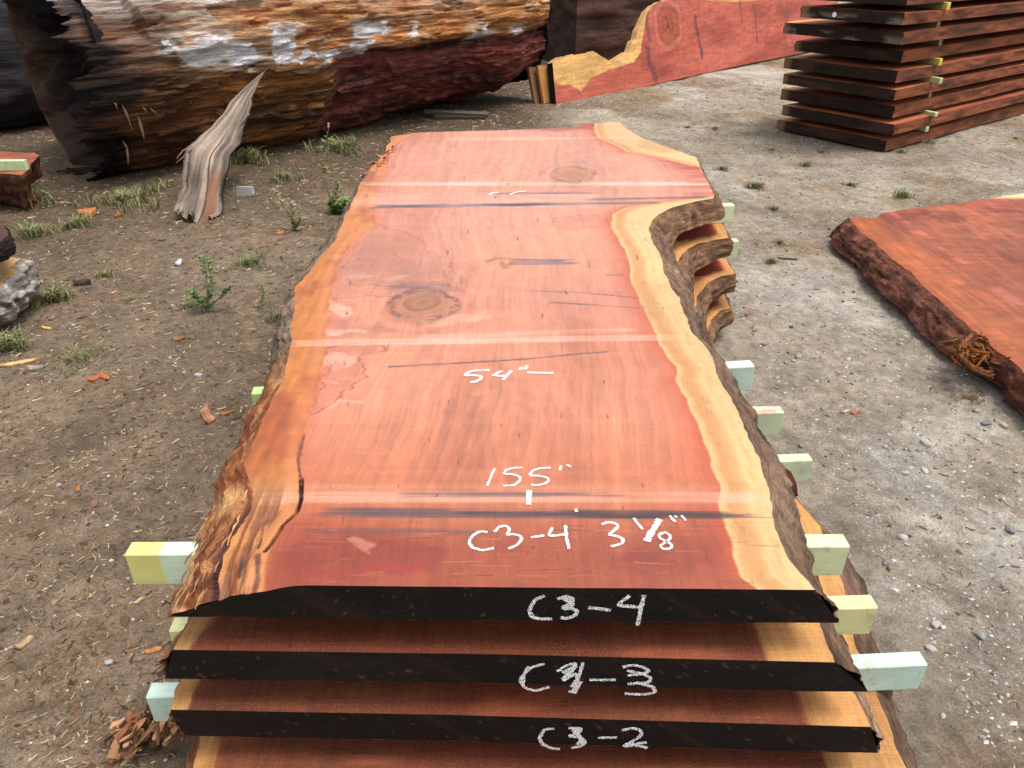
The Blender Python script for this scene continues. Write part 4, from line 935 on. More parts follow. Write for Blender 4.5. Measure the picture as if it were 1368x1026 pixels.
mesh('bark_body', VV, np.array(Fa), M['plank'], root, lin(np.clip(np.concatenate([Cp.reshape(-1, 3), Cp.reshape(-1, 3)*.7]), 3, 255)))
mb = MB()
for (ua, va, ub, vb, d0) in ((256,195,236,212,6.0), (254,200,235,218,6.0), (333,152,316,172,6.2), (250,226,246,262,5.7), (246,240,238,276,5.5), (320,168,332,153,6.2)):
    a = pp(ua, va, (0, d0, 0), (0, 1, 0)); b = pp(ub, vb, (0, d0-.06, 0), (0, 1, 0)); b[2] = max(b[2], .01)
    mb = MB(); mb.tube([a, (a+b)/2+rng.randn(3)*.01, b], [.012, .009, .003], 5, (156, 128, 108), .5)
    mb.build('loose_strip', M['litter'], root)

# ------------------------------------------------------------------ slab standing on its long edge at the back
g0 = gp(741, 138, .02); g1 = gp(1048, 76, .02)
g1 = g0+(g1-g0)/np.linalg.norm(g1-g0)*5.9
ds_ = (g1-g0)/np.linalg.norm(g1-g0); nrm = np.cross(ds_, (0, 0, 1)); nrm = nrm+np.array([0, 0, .22]); nrm /= np.linalg.norm(nrm)
if nrm[1] > 0: nrm[:2] *= -1
upv = np.cross(nrm, ds_); upv = upv if upv[2] > 0 else -upv
topl = [(738,85),(746,78),(760,74),(775,71),(792,67),(800,74),(812,80),(818,82),(826,76),(840,68),(845,55),(850,52),(852,40),(858,28),(866,12),(880,4),(895,-4),(930,-10),(990,-8),(1045,-14),(1120,-20)]
botl = [(745,139),(780,132),(825,124),(870,114),(900,107),(950,96),(1000,85),(1045,76),(1120,60)]
def to2(u, v): p = pp(u, v, g0, nrm)-g0; return np.array([p@ds_, p@upv])
T2 = np.array([to2(*q) for q in topl]); B2 = np.array([to2(*q) for q in botl])
n, m = 420, 150
sx = np.linspace(max(T2[0, 0], B2[0, 0])-.0, min(T2[-1, 0], B2[-1, 0]), n)
th_ = np.interp(sx, T2[:, 0], T2[:, 1])+.03*fbm(sx*9, 0, o=4, seed=720)*(sx < 2.6); bh = np.interp(sx, B2[:, 0], B2[:, 1])
lw = np.linspace(0, 1, m); Hh = bh[:, None]+(th_-bh)[:, None]*lw; SX = sx[:, None]+0*lw-(.03*(1-lw))[None, :]*ss(.3, 0, sx)[:, None]
Ps = g0+SX[..., None]*ds_+Hh[..., None]*upv
sap = np.array([to2(*q) for q in [(735,110),(739.6,111),(763,114),(776.6,124),(780,118),(790,104),(813.6,94),(847,84),(856,72),(858,55),(863,22),(872,6),(890,-10),(1100,-60)]])
o_ = np.argsort(sap[:, 0]); sl = np.interp(SX, sap[o_, 0], sap[o_, 1])+.02*fbm(SX*6, Hh*6, o=3, seed=721)
nn = fbm(SX*1.2, Hh*4, o=4, seed=722)
Cs = np.zeros((n, m, 3)); Cs[:] = (184, 92, 74); Cs = mix(Cs, (140, 62, 52), ss(-.05, .4, nn)*.6); Cs = mix(Cs, (194, 108, 88), ss(.1, .4, -nn)*.5)
kx, kz = to2(893, 32); rr = np.hypot((SX-kx)/.30, (Hh-kz)/.30)+.25*fbm(SX*4, Hh*4, o=4, seed=753)
Cs = mix(Cs, (172, 84, 56), ss(1.0, .8, rr)*.6); Cs = Cs*(1-.12*(.5+.5*np.sin(rr*17))*ss(1.6, .9, rr))[..., None]
Cs = mix(Cs, (206, 120, 104), np.exp(-((rr-1.08)/.09)**2)*.6)
def st2(C, pts, w, colr, amt, seed):
    p = np.array([to2(*q) for q in pts]); d, _ = pdist(SX, Hh, p); d = d+w*.6*fbm(SX*12, Hh*12, o=3, seed=seed)
    return mix(C, colr, ss(w, w*.3, d)*amt)
for pts, w, am in (([(866,8),(864,30),(868,52)], .06, .5), ([(866,66),(868,85),(876,105)], .09, .6), ([(928,22),(932,45),(938,74)], .05, .7), ([(1006,5),(1010,30),(1012,58)], .022, .9), ([(988,5),(992,30)], .04, .5), ([(1052,10),(1054,40)], .05, .4), ([(1045,10),(1060,60)], .05, .25)):
    Cs = st2(Cs, pts, w, (84, 56, 66), am, int(pts[0][0]))
for pts in ([(885,45),(893,35),(898,42)], [(893,35),(890,22)], [(896,25),(900,40)]): Cs = st2(Cs, pts, .012, (70, 34, 26), .9, 5)
Sy = np.zeros_like(Cs); Sy[:] = (216, 168, 102); Sy = Sy*(1+.14*fbm(SX*3, Hh*16, o=4, seed=723))[..., None]
Cs = mix(Cs, Sy, ss(-.01, .02, Hh-sl))
tp2 = to2(960, 4); Cs = mix(Cs, Sy, ss(.0, .03, Hh-(np.interp(SX, [to2(945,2)[0], to2(985,4)[0], to2(1048,-2)[0]], [to2(945,2)[1], to2(985,4)[1], to2(1048,-2)[1]])))*(SX > to2(945, 2)[0])*.9)
root = empty('standing_slab', (g0+g1)/2, 'long red slab with yellow sapwood standing on its edge behind the yard', 'wood slab')
mesh('slab_face', Ps, gfaces(n, m), M['standing'], root, lin(np.clip(Cs*(.94+.16*fbm(SX*5, Hh*50, o=4, seed=751)+.12*fbm(SX*30, Hh*30, o=3, seed=752))[..., None], 3, 255)))
bkP = Ps-nrm*.09
mesh('slab_back', bkP, gfaces(n, m, flip=True), M['standing'], root, lin(np.clip(Cs*.6, 3, 255)))
def strip(A1, B1, colr, name, flip=False):
    G = np.stack([A1*(1-q)+B1*q for q in np.linspace(0, 1, 6)], 1); G = G+0*G
    mesh(name, G, gfaces(len(A1), 6, flip=flip), M['torn'], root, np.broadcast_to(lin(colr), G.shape))
strip(Ps[:, -1], bkP[:, -1], (190, 146, 96), 'live_edge'); strip(Ps[:, 0], bkP[:, 0], (70, 40, 34), 'lower_edge', True)
strip(Ps[0], bkP[0], (34, 24, 22), 'sealed_end', True); strip(Ps[-1], bkP[-1], (60, 34, 28), 'sealed_end')
# two boards behind it
def prism(mb, quad, thick, nrm_, col):
    q = np.array(quad); q2 = q-np.array(nrm_)*thick
    mb.add(np.concatenate([q, q2]), [[0, 1, 2, 3], [7, 6, 5, 4], [0, 4, 5, 1], [1, 5, 6, 2], [2, 6, 7, 3], [3, 7, 4, 0]], col)
for (ua, off, cl, lb) in ((-.07, .12, (176, 124, 72), 'short brown board end showing just left of the standing slab'), (-.15, .20, (130, 96, 72), 'grey brown board end leftmost behind the standing slab')):
    mb = MB(); a = g0+ds_*ua-nrm*off; q = [a+upv*.01, a+ds_*.5+upv*.02, a+ds_*.5+upv*.40, a+upv*.47-ds_*.02]
    q[0][2] = max(q[0][2], .01)
    prism(mb, q, .04, nrm, cl); tag(mb.build('standing_board', M['stackside'], None, org=a), lb, 'board')
# dark squared log behind
mb = MB()
def rough_block(name, label, org, dx, dy, sizes, col, seed):
    """box with noisy faces; org = lower near corner, dx,dy unit directions in plan"""
    org = np.array(org, float); Lx, Ly, Lz = sizes; V, Fa, C = [], [], []; n0 = 0
    zdir = np.array([0, 0, 1.])
    for (o, a, la, b, lb, nn, cm) in ((org, dx, Lx, zdir, Lz, -dy, 1.0), (org, dy, Ly, zdir, Lz, -dx, .75), (org+zdir*Lz, dx, Lx, dy, Ly, zdir, 1.1), (org+dy*Ly, dx, Lx, zdir, Lz, dy, 1), (org+dx*Lx, dy, Ly, zdir, Lz, dx, 1)):
        N = 70; i = np.linspace(0, 1, N)[:, None]; j = np.linspace(0, 1, N)[None, :]
        env = np.minimum(1, 12*np.minimum(np.minimum(i, 1-i), np.minimum(j, 1-j)))
        P = o+(i*la+0*j)[..., None]*a+(j*lb+0*i)[..., None]*b
        ph = fbm(P[..., 0]*1.5+P[..., 1], P[..., 2]*8, P[..., 1]*2, o=5, seed=seed)
        P = P+(env*.05*ph)[..., None]*nn; c = np.array(col)*cm*(1+.8*ph)[..., None]
        V.append(P.reshape(-1, 3)); C.append(c.reshape(-1, 3)); Fa.append(gfaces(N, N)+n0); n0 += N*N
    return tag(mesh(name, np.concatenate(V), np.concatenate(Fa), M['dark'], None, lin(np.clip(np.concatenate(C), 3, 255)), org=org), label, 'squared log')
bd = gp(766, 101, 0); bd = bd*1.0
bdx = np.array([.93, .36, 0]); bdx /= np.linalg.norm(bdx); bdy = np.array([-bdx[1], bdx[0], 0])
rough_block('squared_log', 'big dark squared log standing behind the long red slab', bd+np.array([.06, .55, 0]), bdx, bdy, (3.4, 2.6, 2.1), (84, 60, 50), 730)

# ------------------------------------------------------------------ left-edge slabs
def chunk_slab(name, label, outline, ztop, thk, coltop, colside, seed, skirt=.03, mat='planed', group=None, crumb=0.0, z0jit=0.0):
    """slab with a closed outline (world xy, counter-clockwise), displaced thick sides"""
    o = np.array(outline, float); seg = np.vstack([o, o[:1]]); L = np.r_[0, np.cumsum(np.linalg.norm(np.diff(seg, axis=0), axis=1))]
    n = 260; tt = np.linspace(0, L[-1], n, endpoint=False); ox = np.interp(tt, L, seg[:, 0]); oy = np.interp(tt, L, seg[:, 1])
    cx, cy = o.mean(0); dx, dy = ox-cx, oy-cy; dl = np.hypot(dx, dy); j = 1+(.02*fbm(tt*9, 0, o=4, seed=seed))/dl*1.5
    ox, oy = cx+dx*j, cy+dy*j
    root = empty(name, (cx, cy, ztop-thk), label, 'wood slab', group)
    rr = np.linspace(0, 1, 46)[:, None]; X = cx+(ox-cx)*rr; Y = cy+(oy-cy)*rr
    nn = fbm(X*5, Y*9, o=4, seed=seed+1)
    C = np.zeros(X.shape+(3,)); C[:] = coltop; C = C*(1+.3*nn)[..., None]
    mesh('slab_top', np.stack([X, Y, np.full(X.shape, ztop)+.004*nn], -1), gfaces(46, n, True), M[mat], root, lin(np.clip(C, 3, 255)), True, {'Rgh': .2+0*X})
    K = 22; w = np.linspace(0, 1, K)[None, :]
    env = np.sin(np.pi*np.clip(w, 0, 1))**.6
    dsp = env*(skirt+skirt*1.3*ridge(tt[:, None]*9, w*3, o=4, seed=seed+2)+skirt*fbm(tt[:, None]*25, w*7, o=4, seed=seed+3))
    if crumb: dsp = dsp-crumb*w*(.7+.8*fbm(tt[:, None]*8, w*2, o=3, seed=seed+5))
    ux, uy = (ox-cx)/np.hypot(ox-cx, oy-cy), (oy-cy)/np.hypot(ox-cx, oy-cy)
    SXx = ox[:, None]+ux[:, None]*dsp; SYy = oy[:, None]+uy[:, None]*dsp; SZ = ztop-thk*w+0*SXx
    f = ridge(tt[:, None]*12, w*6, o=4, seed=seed+4); C = np.zeros(SXx.shape+(3,)); C[:] = colside; C = C*(.75+.6*f)[..., None]
    mesh('bark_edge', np.stack([SXx, SYy, SZ], -1), gfaces(n, K), M['bark'], root, lin(np.clip(C, 3, 255)), tc=(tt[:, None], thk*w, 0*C[..., 0]))
    bx = cx+(SXx[:, -1]-cx)*np.linspace(0, 1, 6)[:, None]; by = cy+(SYy[:, -1]-cy)*np.linspace(0, 1, 6)[:, None]
    mesh('slab_underside', np.stack([bx, by, np.full(bx.shape, ztop-thk)], -1), gfaces(6, n, True, flip=True), M['sawn'], root, np.broadcast_to(lin(colside), bx.shape+(3,)))
    return root
za = .30
oa = [gp(u, v, za)[:2] for u, v in ((-160,232),(0,232),(30,234),(40,222),(52,208),(44,204),(20,203),(-40,200),(-160,198))]
chunk_slab('wood_slab', 'orange slab end with crumbling rotten edge at the far left, a green block lying on it', oa, za, .27, (150, 78, 48), (104, 66, 44), 740, .02, crumb=.24)
a = gp(-120, 216, za+.075); b = gp(30, 215, za+.075)
sticker('spacer_block', a+(0, .03, 0), b+(0, .03, 0), .05, .074, (176, 202, 150), 'pale green block lying on the orange slab end at the far left', None)
zb = .24
ob = [gp(u, v, zb)[:2] for u, v in ((-190,420),(-60,395),(0,383),(14,368),(22,352),(30,345),(14,343),(0,346),(-60,352),(-190,360))]
chunk_slab('wood_slab', 'slab end with craggy grey bark at the left edge of the yard', ob, zb, .20, (200, 150, 96), (168, 158, 150), 750, .045, mat='sawn')
oc = [gp(u, v, .46)[:2] for u, v in ((-160,338),(-20,330),(4,322),(12,308),(0,298),(-60,290),(-160,288))]
chunk_slab('wood_slab', 'dark sealed slab end overhanging the grey bark slab at the left edge', oc, .46, .10, (70, 44, 36), (52, 36, 32), 760, .01, mat='sawn')
sticker('spacer_block', np.array([oc[0][0]+.2, oc[0][1]-.0, .36-.001])+(0, .06, 0), np.array([oc[2][0]-.12, oc[2][1], .36-.001])+(0, .06, 0), .04, .118, (150, 160, 110), 'spacer block between the two slab ends at the left edge', None)

# ------------------------------------------------------------------ ground
def ground_h(x, y):
    h = .030*fbm(x*.7, y*.7, o=3, seed=800)+.016*fbm(x*2.4, y*3.4, o=4, seed=801)+.008*fbm(x*11, y*16, o=4, seed=802)+.003*ridge(x*26, y*30, o=3, seed=803)-.02*np.exp(-((x-1.55-.12*y)/.16)**2)*ss(6, 4, y)
    return h-.004
gx = np.concatenate([-np.geomspace(400, 4.6, 60), np.linspace(-4.5, 6.2, 720), np.geomspace(6.3, 400, 60)])
gy = np.concatenate([[-300, -60, -10, -2], np.linspace(-.5, .7, 20), .7+np.cumsum(np.linspace(.006, .036, 620))])
gy = np.concatenate([gy, np.geomspace(gy[-1]+.1, 600, 70)])
GX, GY = np.meshgrid(gx, gy, indexing='ij'); near = ss(60, 20, np.hypot(GX, GY))
GZ = ground_h(GX, GY)*near
n = fbm(GX*.9, GY*.9, o=4, seed=810); n2 = fbm(GX*4, GY*4, o=4, seed=811); n3 = fbm(GX*22, GY*22, o=3, seed=812)
Cg = np.zeros(GX.shape+(3,)); Cg[:] = (174, 153, 130)
gr = ss(-.2, .9, GX+.35*n-.0*GY)
Cg = mix(Cg, (168, 155, 139), gr*.9)
Cg = mix(Cg, (134, 112, 88), ss(.1, .35, n2*.6+n*.6)*.65)
Cg = mix(Cg, (184, 168, 148), ss(.05, .35, fbm(GX*1.6+9, GY*2.2, o=5, seed=815))*.5)
Cg = mix(Cg, (186, 178, 166), ss(.02, .30, fbm(GX*1.3+4, GY*1.3, o=4, seed=813))*gr*.8)
Cg = mix(Cg, (116, 92, 62), ss(.0, .3, fbm(GX*1.1, GY*1.1, o=3, seed=814))*ss(4.5, 6, GY+GX*.3)*.45)
Cg = mix(Cg, (84, 68, 54), ss(1.7, .3, (GY-GX-9.9)*-.7)*0)
q = ((np.stack([GX, GY], -1)-C0[:2])@nr[:2]); Cg = mix(Cg, (84, 70, 56), ss(3.1, 1.3, q+.5*n)*ss(1.0, -.2, GX)*.85)  # dirt darkened along the log: shade of its overhang put into the colour
Cg = mix(Cg, (118, 100, 80), ss(4.2, 2.6, np.hypot(GX+3.6, (GY-4.2)*.7))*.5)
Cg = mix(Cg, (112, 96, 78), ss(.12, .3, fbm(GX*.8+3, GY*1.1+5, o=5, seed=816))*.35)
Cg = mix(Cg, (196, 188, 174), np.exp(-((GX-1.55-.12*GY)/.20)**2)*ss(-.3, .3, n2)*.25)
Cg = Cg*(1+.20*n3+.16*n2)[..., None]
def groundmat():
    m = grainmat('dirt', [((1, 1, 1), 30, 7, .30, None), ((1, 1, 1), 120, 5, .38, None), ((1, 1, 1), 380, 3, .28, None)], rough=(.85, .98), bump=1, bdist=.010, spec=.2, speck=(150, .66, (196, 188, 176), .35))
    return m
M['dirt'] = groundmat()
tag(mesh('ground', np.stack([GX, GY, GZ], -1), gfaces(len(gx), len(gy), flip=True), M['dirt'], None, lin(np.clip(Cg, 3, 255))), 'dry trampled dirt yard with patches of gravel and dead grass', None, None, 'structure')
def gz(x, y): return float(ground_h(np.array([x]), np.array([y]))[0])
inst = lambda x, y: (-.85 < x < 1.2) & (y > .85) & (y < 5.2)

# tiny stones, straw: stuff
def scatter_mesh(name, nparts, gen, mat, label):
    Vs, Fs, Cs_, n0 = [], [], [], 0
    for i in range(nparts):
        r = gen(i)
        if r is None: continue
        V, Fq, c = r; Vs.append(V); Fs.append(np.asarray(Fq)+n0); Cs_.append(np.tile(lin(c), (len(V), 1))); n0 += len(V)
    return tag(mesh(name, np.concatenate(Vs), np.concatenate(Fs), mat, None, np.clip(np.concatenate(Cs_), 0, 1), False), label, None, None, 'stuff')
def rnd_pt(dens='all'):
    # denser near the viewer, where single grains show
    while True:
        y = .7+11.5*rng.rand()**1.7; x = (rng.rand()*2-1)*(.9+.75*y)
        if inst(x, y): continue
        return x, y
OCT = np.array([[1, 0, 0], [-1, 0, 0], [0, 1, 0], [0, -1, 0], [0, 0, 1], [0, 0, -1]], float); OF = [[0, 2, 4], [2, 1, 4], [1, 3, 4], [3, 0, 4], [2, 0, 5], [1, 2, 5], [3, 1, 5], [0, 3, 5]]
def ggrit(i):
    x, y = rnd_pt()
    right = x > .2 or rng.rand() < .15
    if not right: return None
    s = abs(rng.randn())*.0022+.0016+.0004*y
    th = rng.rand()*6.28; R_ = np.array([[math.cos(th), -math.sin(th), 0], [math.sin(th), math.cos(th), 0], [0, 0, 1]])
    V = (OCT*(1+.35*rng.randn(6, 3)*.6)*np.array([s*1.3, s, s*.7]))@R_.T+np.array([x, y, 0])
    V[:, 2] += GH(x, y)+s*.2
    g = rng.uniform(112, 205); return V, OF, (g, g*.975, g*.94)
# fast height lookup on the grid
def GH(x, y):
    i = min(max(np.searchsorted(gx, x), 1), len(gx)-1); j = min(max(np.searchsorted(gy, y), 1), len(gy)-1)
    a = (x-gx[i-1])/(gx[i]-gx[i-1]); b = (y-gy[j-1])/(gy[j]-gy[j-1])
    return (GZ[i-1, j-1]*(1-a)*(1-b)+GZ[i, j-1]*a*(1-b)+GZ[i-1, j]*(1-a)*b+GZ[i, j]*a*b)
scatter_mesh('gravel_grit', 34000, ggrit, M['stone'], 'fine pale grit scattered over the dirt')
def gstraw(i):
    x, y = rnd_pt()
    if x > .3 and rng.rand() < .86: return None
    L = rng.uniform(.006, .026)*(1+.2*y); w = rng.uniform(.0005, .0013)*(1+.22*y); th = rng.rand()*6.28; d = np.array([math.cos(th), math.sin(th), 0]); s = np.array([-d[1], d[0], 0]); bend = rng.uniform(-.3, .3)*L
    z = GH(x, y)+.002; p = np.array([x, y, z]); V = []
    for t_ in (-.5, 0, .5):
        c = p+d*L*t_+s*bend*(t_*t_)*2+np.array([0, 0, abs(t_)*rng.uniform(0, .006)])
        V += [c+s*w, c-s*w+np.array([0, 0, w*1.2])]
    u = rng.rand(); col = (176, 156, 122) if u < .38 else (134, 108, 78) if u < .7 else (84, 62, 46) if u < .92 else (140, 92, 62)
    return np.array(V), [[0, 1, 3, 2], [2, 3, 5, 4]], np.array(col)*rng.uniform(.75, 1.1)
scatter_mesh('dry_litter', 34000, gstraw, M['litter'], 'straw, bark shreds and wood fibres strewn over the dirt')
def gcrumb(i):
    x, y = rnd_pt()
    if x > .3 and rng.rand() < .8: return None
    s = abs(rng.randn())*.003+.002+.0006*y
    V = OCT*(1+.4*rng.randn(6, 3))*np.array([s*1.6, s, s*.5]); th = rng.rand()*6.28; R_ = np.array([[math.cos(th), -math.sin(th), 0], [math.sin(th), math.cos(th), 0], [0, 0, 1]])
    V = V@R_.T+np.array([x, y, GH(x, y)+s*.2]); k = rng.rand(); col = (92, 72, 56) if k < .55 else (120, 104, 88) if k < .88 else (140, 100, 72)
    return V, OF, np.array(col)*rng.uniform(.7, 1.15)
scatter_mesh('soil_crumbs', 16000, gcrumb, M['litter'], 'crumbs of soil and bark over the dirt')

# countable stones
def ico(s, seed, flat=.65):
    import bmesh
    bm = bmesh.new(); bmesh.ops.create_icosphere(bm, subdivisions=2, radius=1)
    V = np.array([v.co[:] for v in bm.verts]); Fq = [[v.index for v in f.verts] for f in bm.faces]; bm.free()
    V = V*(1+.45*fbm(V[:, 0]*1.3+seed*3.1, V[:, 1]*1.3, V[:, 2]*1.3, o=3, seed=seed))[:, None]
    # chipped facets
    for q in range(6):
        r = np.random.RandomState(seed*7+q).randn(3); r /= np.linalg.norm(r); d = V@r; V = V-np.clip(d-.72, 0, 9)[:, None]*r
    return V*np.array([s*1.15, s*.9, s*flat]), Fq
protos = []
for i in range(6):
    V, Fq = ico(1.0, 20+i); g = (150, 162, 138, 178, 120, 168)[i]; me = mesh('stone', V, Fq, M['stone'], None, np.tile(lin((g, g*.98, g*.95)), (len(V), 1)), False); protos.append(me)
used = set()
def stone(u, v, r_px, i, label, group):
    p = gp(u, v, 0); zc = p[1]*c_+HC*s_; s = r_px*zc/F; i = i % 6
    src = protos[i]
    if i in used: o = src.copy(); COL.objects.link(o)
    else: o = src; used.add(i)
    o.location = (p[0], p[1], GH(p[0], p[1])+s*.28); o.scale = (s, s, s); o.rotation_euler = (0, 0, rng.rand()*6.28)
    tag(o, label, 'stone', group); return o
big = [((1350,706), 10, 'dark brown stone near the right edge of the picture, on the dirt'), ((1237,592), 9, 'largest grey stone of the cluster on the dirt below the right-hand slab'), ((1228,602), 6, None), ((1235,630), 7, None), ((1317,566), 8, None), ((1340,570), 7, None), ((1306,548), 6, None), ((1208,634), 6, None),
       ((1092,386), 5, 'lone pale grey stone beside the notch of the near stack'), ((1133,482), 5, None), ((1276,497), 5, None), ((1183,598), 3.4, None), ((1066,478), 6, None), ((1060,484), 4, None), ((1050,485), 4, None), ((1134,450), 3.5, None), ((1070,598), 6, None), ((1086,580), 4, None),
       ((1150,930), 9, None), ((1243,868), 8, None), ((1310,852), 9, None), ((1205,720), 8, None), ((1183,752), 7, None), ((1250,835), 8, None), ((1370,980), 9, None), ((1258,960), 5, None), ((1310,990), 6, None), ((330,720), 3, None), ((30,648), 4, None), ((150,752), 4, None), ((78,648), 5, None), ((147,888), 7, None),
       ((1130,20), 4, None), ((1358,184), 5, 'small dark stone beside the right end of the tall stack'), ((1045,210), 4, None), ((1127,262), 4, None), ((246,497), 4, None), ((265,501), 6, None), ((95,387), 3, None), ((97,432), 3, None)]
GR = 'grey stones lying loose on the dirt yard'
for j, ((u, v), r, lb) in enumerate(big):
    stone(u, v, r*.8, 4 if lb and 'dark' in lb else j, lb or 'loose grey stone lying on the bare dirt', None if lb else GR)
for j in range(70):
    u = rng.uniform(990, 1368); v = rng.uniform(230, 1020)
    p = gp(u, v, 0)
    if inst(p[0], p[1]) or p[0] > 2.05 and p[1] > 2.0: continue
    stone(u, v, rng.uniform(1.5, 3.6), j, 'loose grey stone lying on the bare dirt', GR)

# wood chips
def chip(u, v, L, W, ang, col, label, thick=.006, curve=.3, group=None):
    p = gp(u, v, 0); zc = p[1]*c_+HC*s_; L = L*zc/F; W = W*zc/F; n, m = 14, 5
    t = np.linspace(-.5, .5, n)[:, None]; w_ = np.linspace(-.5, .5, m)[None, :]
    prof = np.clip(1-(2*np.abs(t))**3, .25, 1)*(1+.3*fbm(t*7+u, 0, o=3, seed=int(v)))
    X = t*L+0*w_; Y = w_*W*prof+curve*W*np.sin(t*5); Z = .25*W*(1-4*w_**2)+.12*L*curve*(4*t*t)+.15*W*fbm(t*9+u, w_*3, o=3, seed=int(u))
    a = math.radians(ang); Xr = X*math.cos(a)-Y*math.sin(a); Yr = X*math.sin(a)+Y*math.cos(a); g = GH(p[0], p[1])+.002
    T_ = np.stack([Xr, Yr, Z+thick], -1).reshape(-1, 3); B_ = np.stack([Xr, Yr, Z], -1).reshape(-1, 3)
    Fa = [list(f) for f in gfaces(n, m, flip=False)]+[list(f+n*m) for f in gfaces(n, m, flip=True)]
    for i in range(n-1): Fa += [[i*m, n*m+i*m, n*m+(i+1)*m, (i+1)*m], [i*m+m-1, (i+1)*m+m-1, n*m+(i+1)*m+m-1, n*m+i*m+m-1]]
    for j in range(m-1): Fa += [[j, j+1, n*m+j+1, n*m+j], [(n-1)*m+j, n*m+(n-1)*m+j, n*m+(n-1)*m+j+1, (n-1)*m+j+1]]
    V = np.concatenate([T_, B_])+np.array([p[0], p[1], g]); cc = (np.array(col)*.86+np.array((110, 96, 80))*.14)*(1+.25*fbm(V[:, 0]*60, V[:, 1]*60, o=3, seed=3))[:, None]
    return tag(mesh('wood_chip', V, np.array(Fa), M['litter'], None, lin(np.clip(cc, 3, 255)), False, org=(p[0], p[1], g)), label, 'wood chip', group)
chip(277, 556, 46, 15, 100, (168, 116, 86), 'curved tan bark chip lying on the dirt left of the near stack', curve=.35)
chip(129, 505, 22, 8, 30, (176, 96, 52), 'orange chip, left one of the small pile on the left dirt'); chip(140, 504, 22, 9, -60, (184, 104, 60), 'orange chip, right one of the small pile on the left dirt')
chip(105, 655, 12, 6, 80, (180, 100, 56), 'small orange chip on the dirt above the yellow-ended block')
chip(22, 483, 52, 7, 20, (206, 164, 110), 'long pale splinter on the dirt at the left edge', curve=.1)
chip(62, 437, 20, 5, -28, (208, 170, 110), 'short pale yellow splinter on the dirt beside the grey bark slab', curve=.1)
chip(118, 287, 22, 14, 20, (186, 112, 58), 'chunky orange wood chip lying before the big log', .03, .1)
chip(158, 289, 10, 7, 0, (150, 78, 40), 'small rust-brown chip lying before the big log', .015)
chip(238, 349, 14, 9, 60, (200, 198, 200), 'pale whitish chip on the dirt left of the near stack', .01)
chip(110, 378, 22, 11, -10, (62, 54, 50), 'dark charred chip on the dirt', .02)
chip(1250, 457, 18, 8, -15, (216, 134, 106), 'salmon pink chip on the dirt beside the right-hand slab')
chip(1142, 553, 14, 5, 0, (200, 100, 78), 'small red chip on the gravel right of the near stack'); chip(998, 360+62, 8, 4, 10, (196, 100, 80), 'tiny red chip beside the notch of the near stack')
chip(1128, 552, 15, 4, 5, (196, 180, 160), 'pale sliver beside the red chip on the gravel'); chip(205, 870, 24, 8, 0, (204, 132, 80), 'orange chip on the dirt left of the second slab')
chip(186, 806, 14, 5, 30, (190, 160, 120), 'pale chip on the dirt below the yellow-ended block'); chip(35, 862, 22, 12, 30, (168, 142, 108), 'dry tan leaf-like flake on the lower left dirt')
chip(48, 490, 22, 10, -10, (150, 142, 130), 'flat grey flake on the dirt at the left edge'); chip(305, 552, 22, 4, 20, (176, 106, 60), 'thin orange splinter beside the curved bark chip')
chip(240, 455, 16, 6, 20, (150, 100, 58), 'brown splinter on the weedy dirt'); chip(1210, 392, 10, 3, 0, (120, 90, 70), 'brown sliver beside the bark of the right-hand slab')
chip(375, 315, 12, 5, -20, (190, 96, 60), 'orange chip near the grass left of the near stack'); chip(1052, 346, 26, 3, -12, (84, 64, 52), 'thin dark stick on the gravel beside the far lobe', curve=.05)
for j in range(34):
    u = rng.uniform(10, 430); v = rng.uniform(290, 1000); p = gp(u, v, 0)
    if inst(p[0], p[1]): continue
    chip(u, v, rng.uniform(5, 11), rng.uniform(1.5, 3.5), rng.uniform(0, 180), ((150, 104, 70), (140, 116, 92), (176, 156, 126), (100, 76, 58))[j % 4], 'small loose wood chip on the trampled dirt at left', group='small wood chips on the left dirt')
# white block near the bark sheet and grey board under the log
mb = MB(); p = gp(329, 262, 0); mb.box((p[0], p[1], .04), (.11, .08, .075), .1, jit=.012, col=(170, 172, 168)); tag(mb.build('broken_block', M['stone'], None, org=(p[0], p[1], 0)), 'small whitish broken block on the dirt right of the bark sheet', 'block')
mb = MB(); p = gp(610, 157, 0); mb.box((p[0], p[1], .05), (.75, .09, .03), -.12, .1, .02, jit=.006, col=(98, 88, 78)); mb.box((p[0]+.05, p[1]-.1, .02), (.6, .07, .03), -.1, jit=.006, col=(86, 74, 64))
tag(mb.build('grey_board', M['plank'], None, org=(p[0], p[1], 0)), 'grey weathered board lying in the shade of the log', 'board')

# crumbling bark chunk, bottom left
root = None; mb = MB(); p = gp(212, 1000, 0)
for i in range(260):
    t = rng.rand(); q = np.array([p[0]-.10+.20*t, p[1]+.02, .015+.10*t])+rng.randn(3)*(.016, .026, .016); q[2] = max(q[2], .012)
    c = np.array(((160, 112, 76), (132, 86, 58), (94, 62, 44), (184, 140, 102))[rng.randint(4)])*rng.uniform(.65, 1.1)
    th = .75+rng.randn()*.5; L = rng.uniform(.008, .045)*rng.uniform(.5, 1); d = np.array([math.cos(th)*.9, math.sin(th)*.7, .45+rng.randn()*.4])*L; r_ = rng.uniform(.003, .012)
    if i % 2: mb.box(q, (L*1.7, r_*1.6, r_*.7), th+rng.randn()*.3, rng.randn()*.5, -.5+rng.randn()*.4, r_*.35, c)
    else: mb.tube([q-d, q-d*.4+rng.randn(3)*.002, q+d*.5+rng.randn(3)*.002, q+d], [r_*.5, r_, r_*.9, r_*.3], 5, c, .45)
tag(mb.build('bark_chunk', M['litter'], None, org=(p[0], p[1], 0)), 'crumbling orange-brown bark chunk on the ground at the front left of the near stack', 'bark')
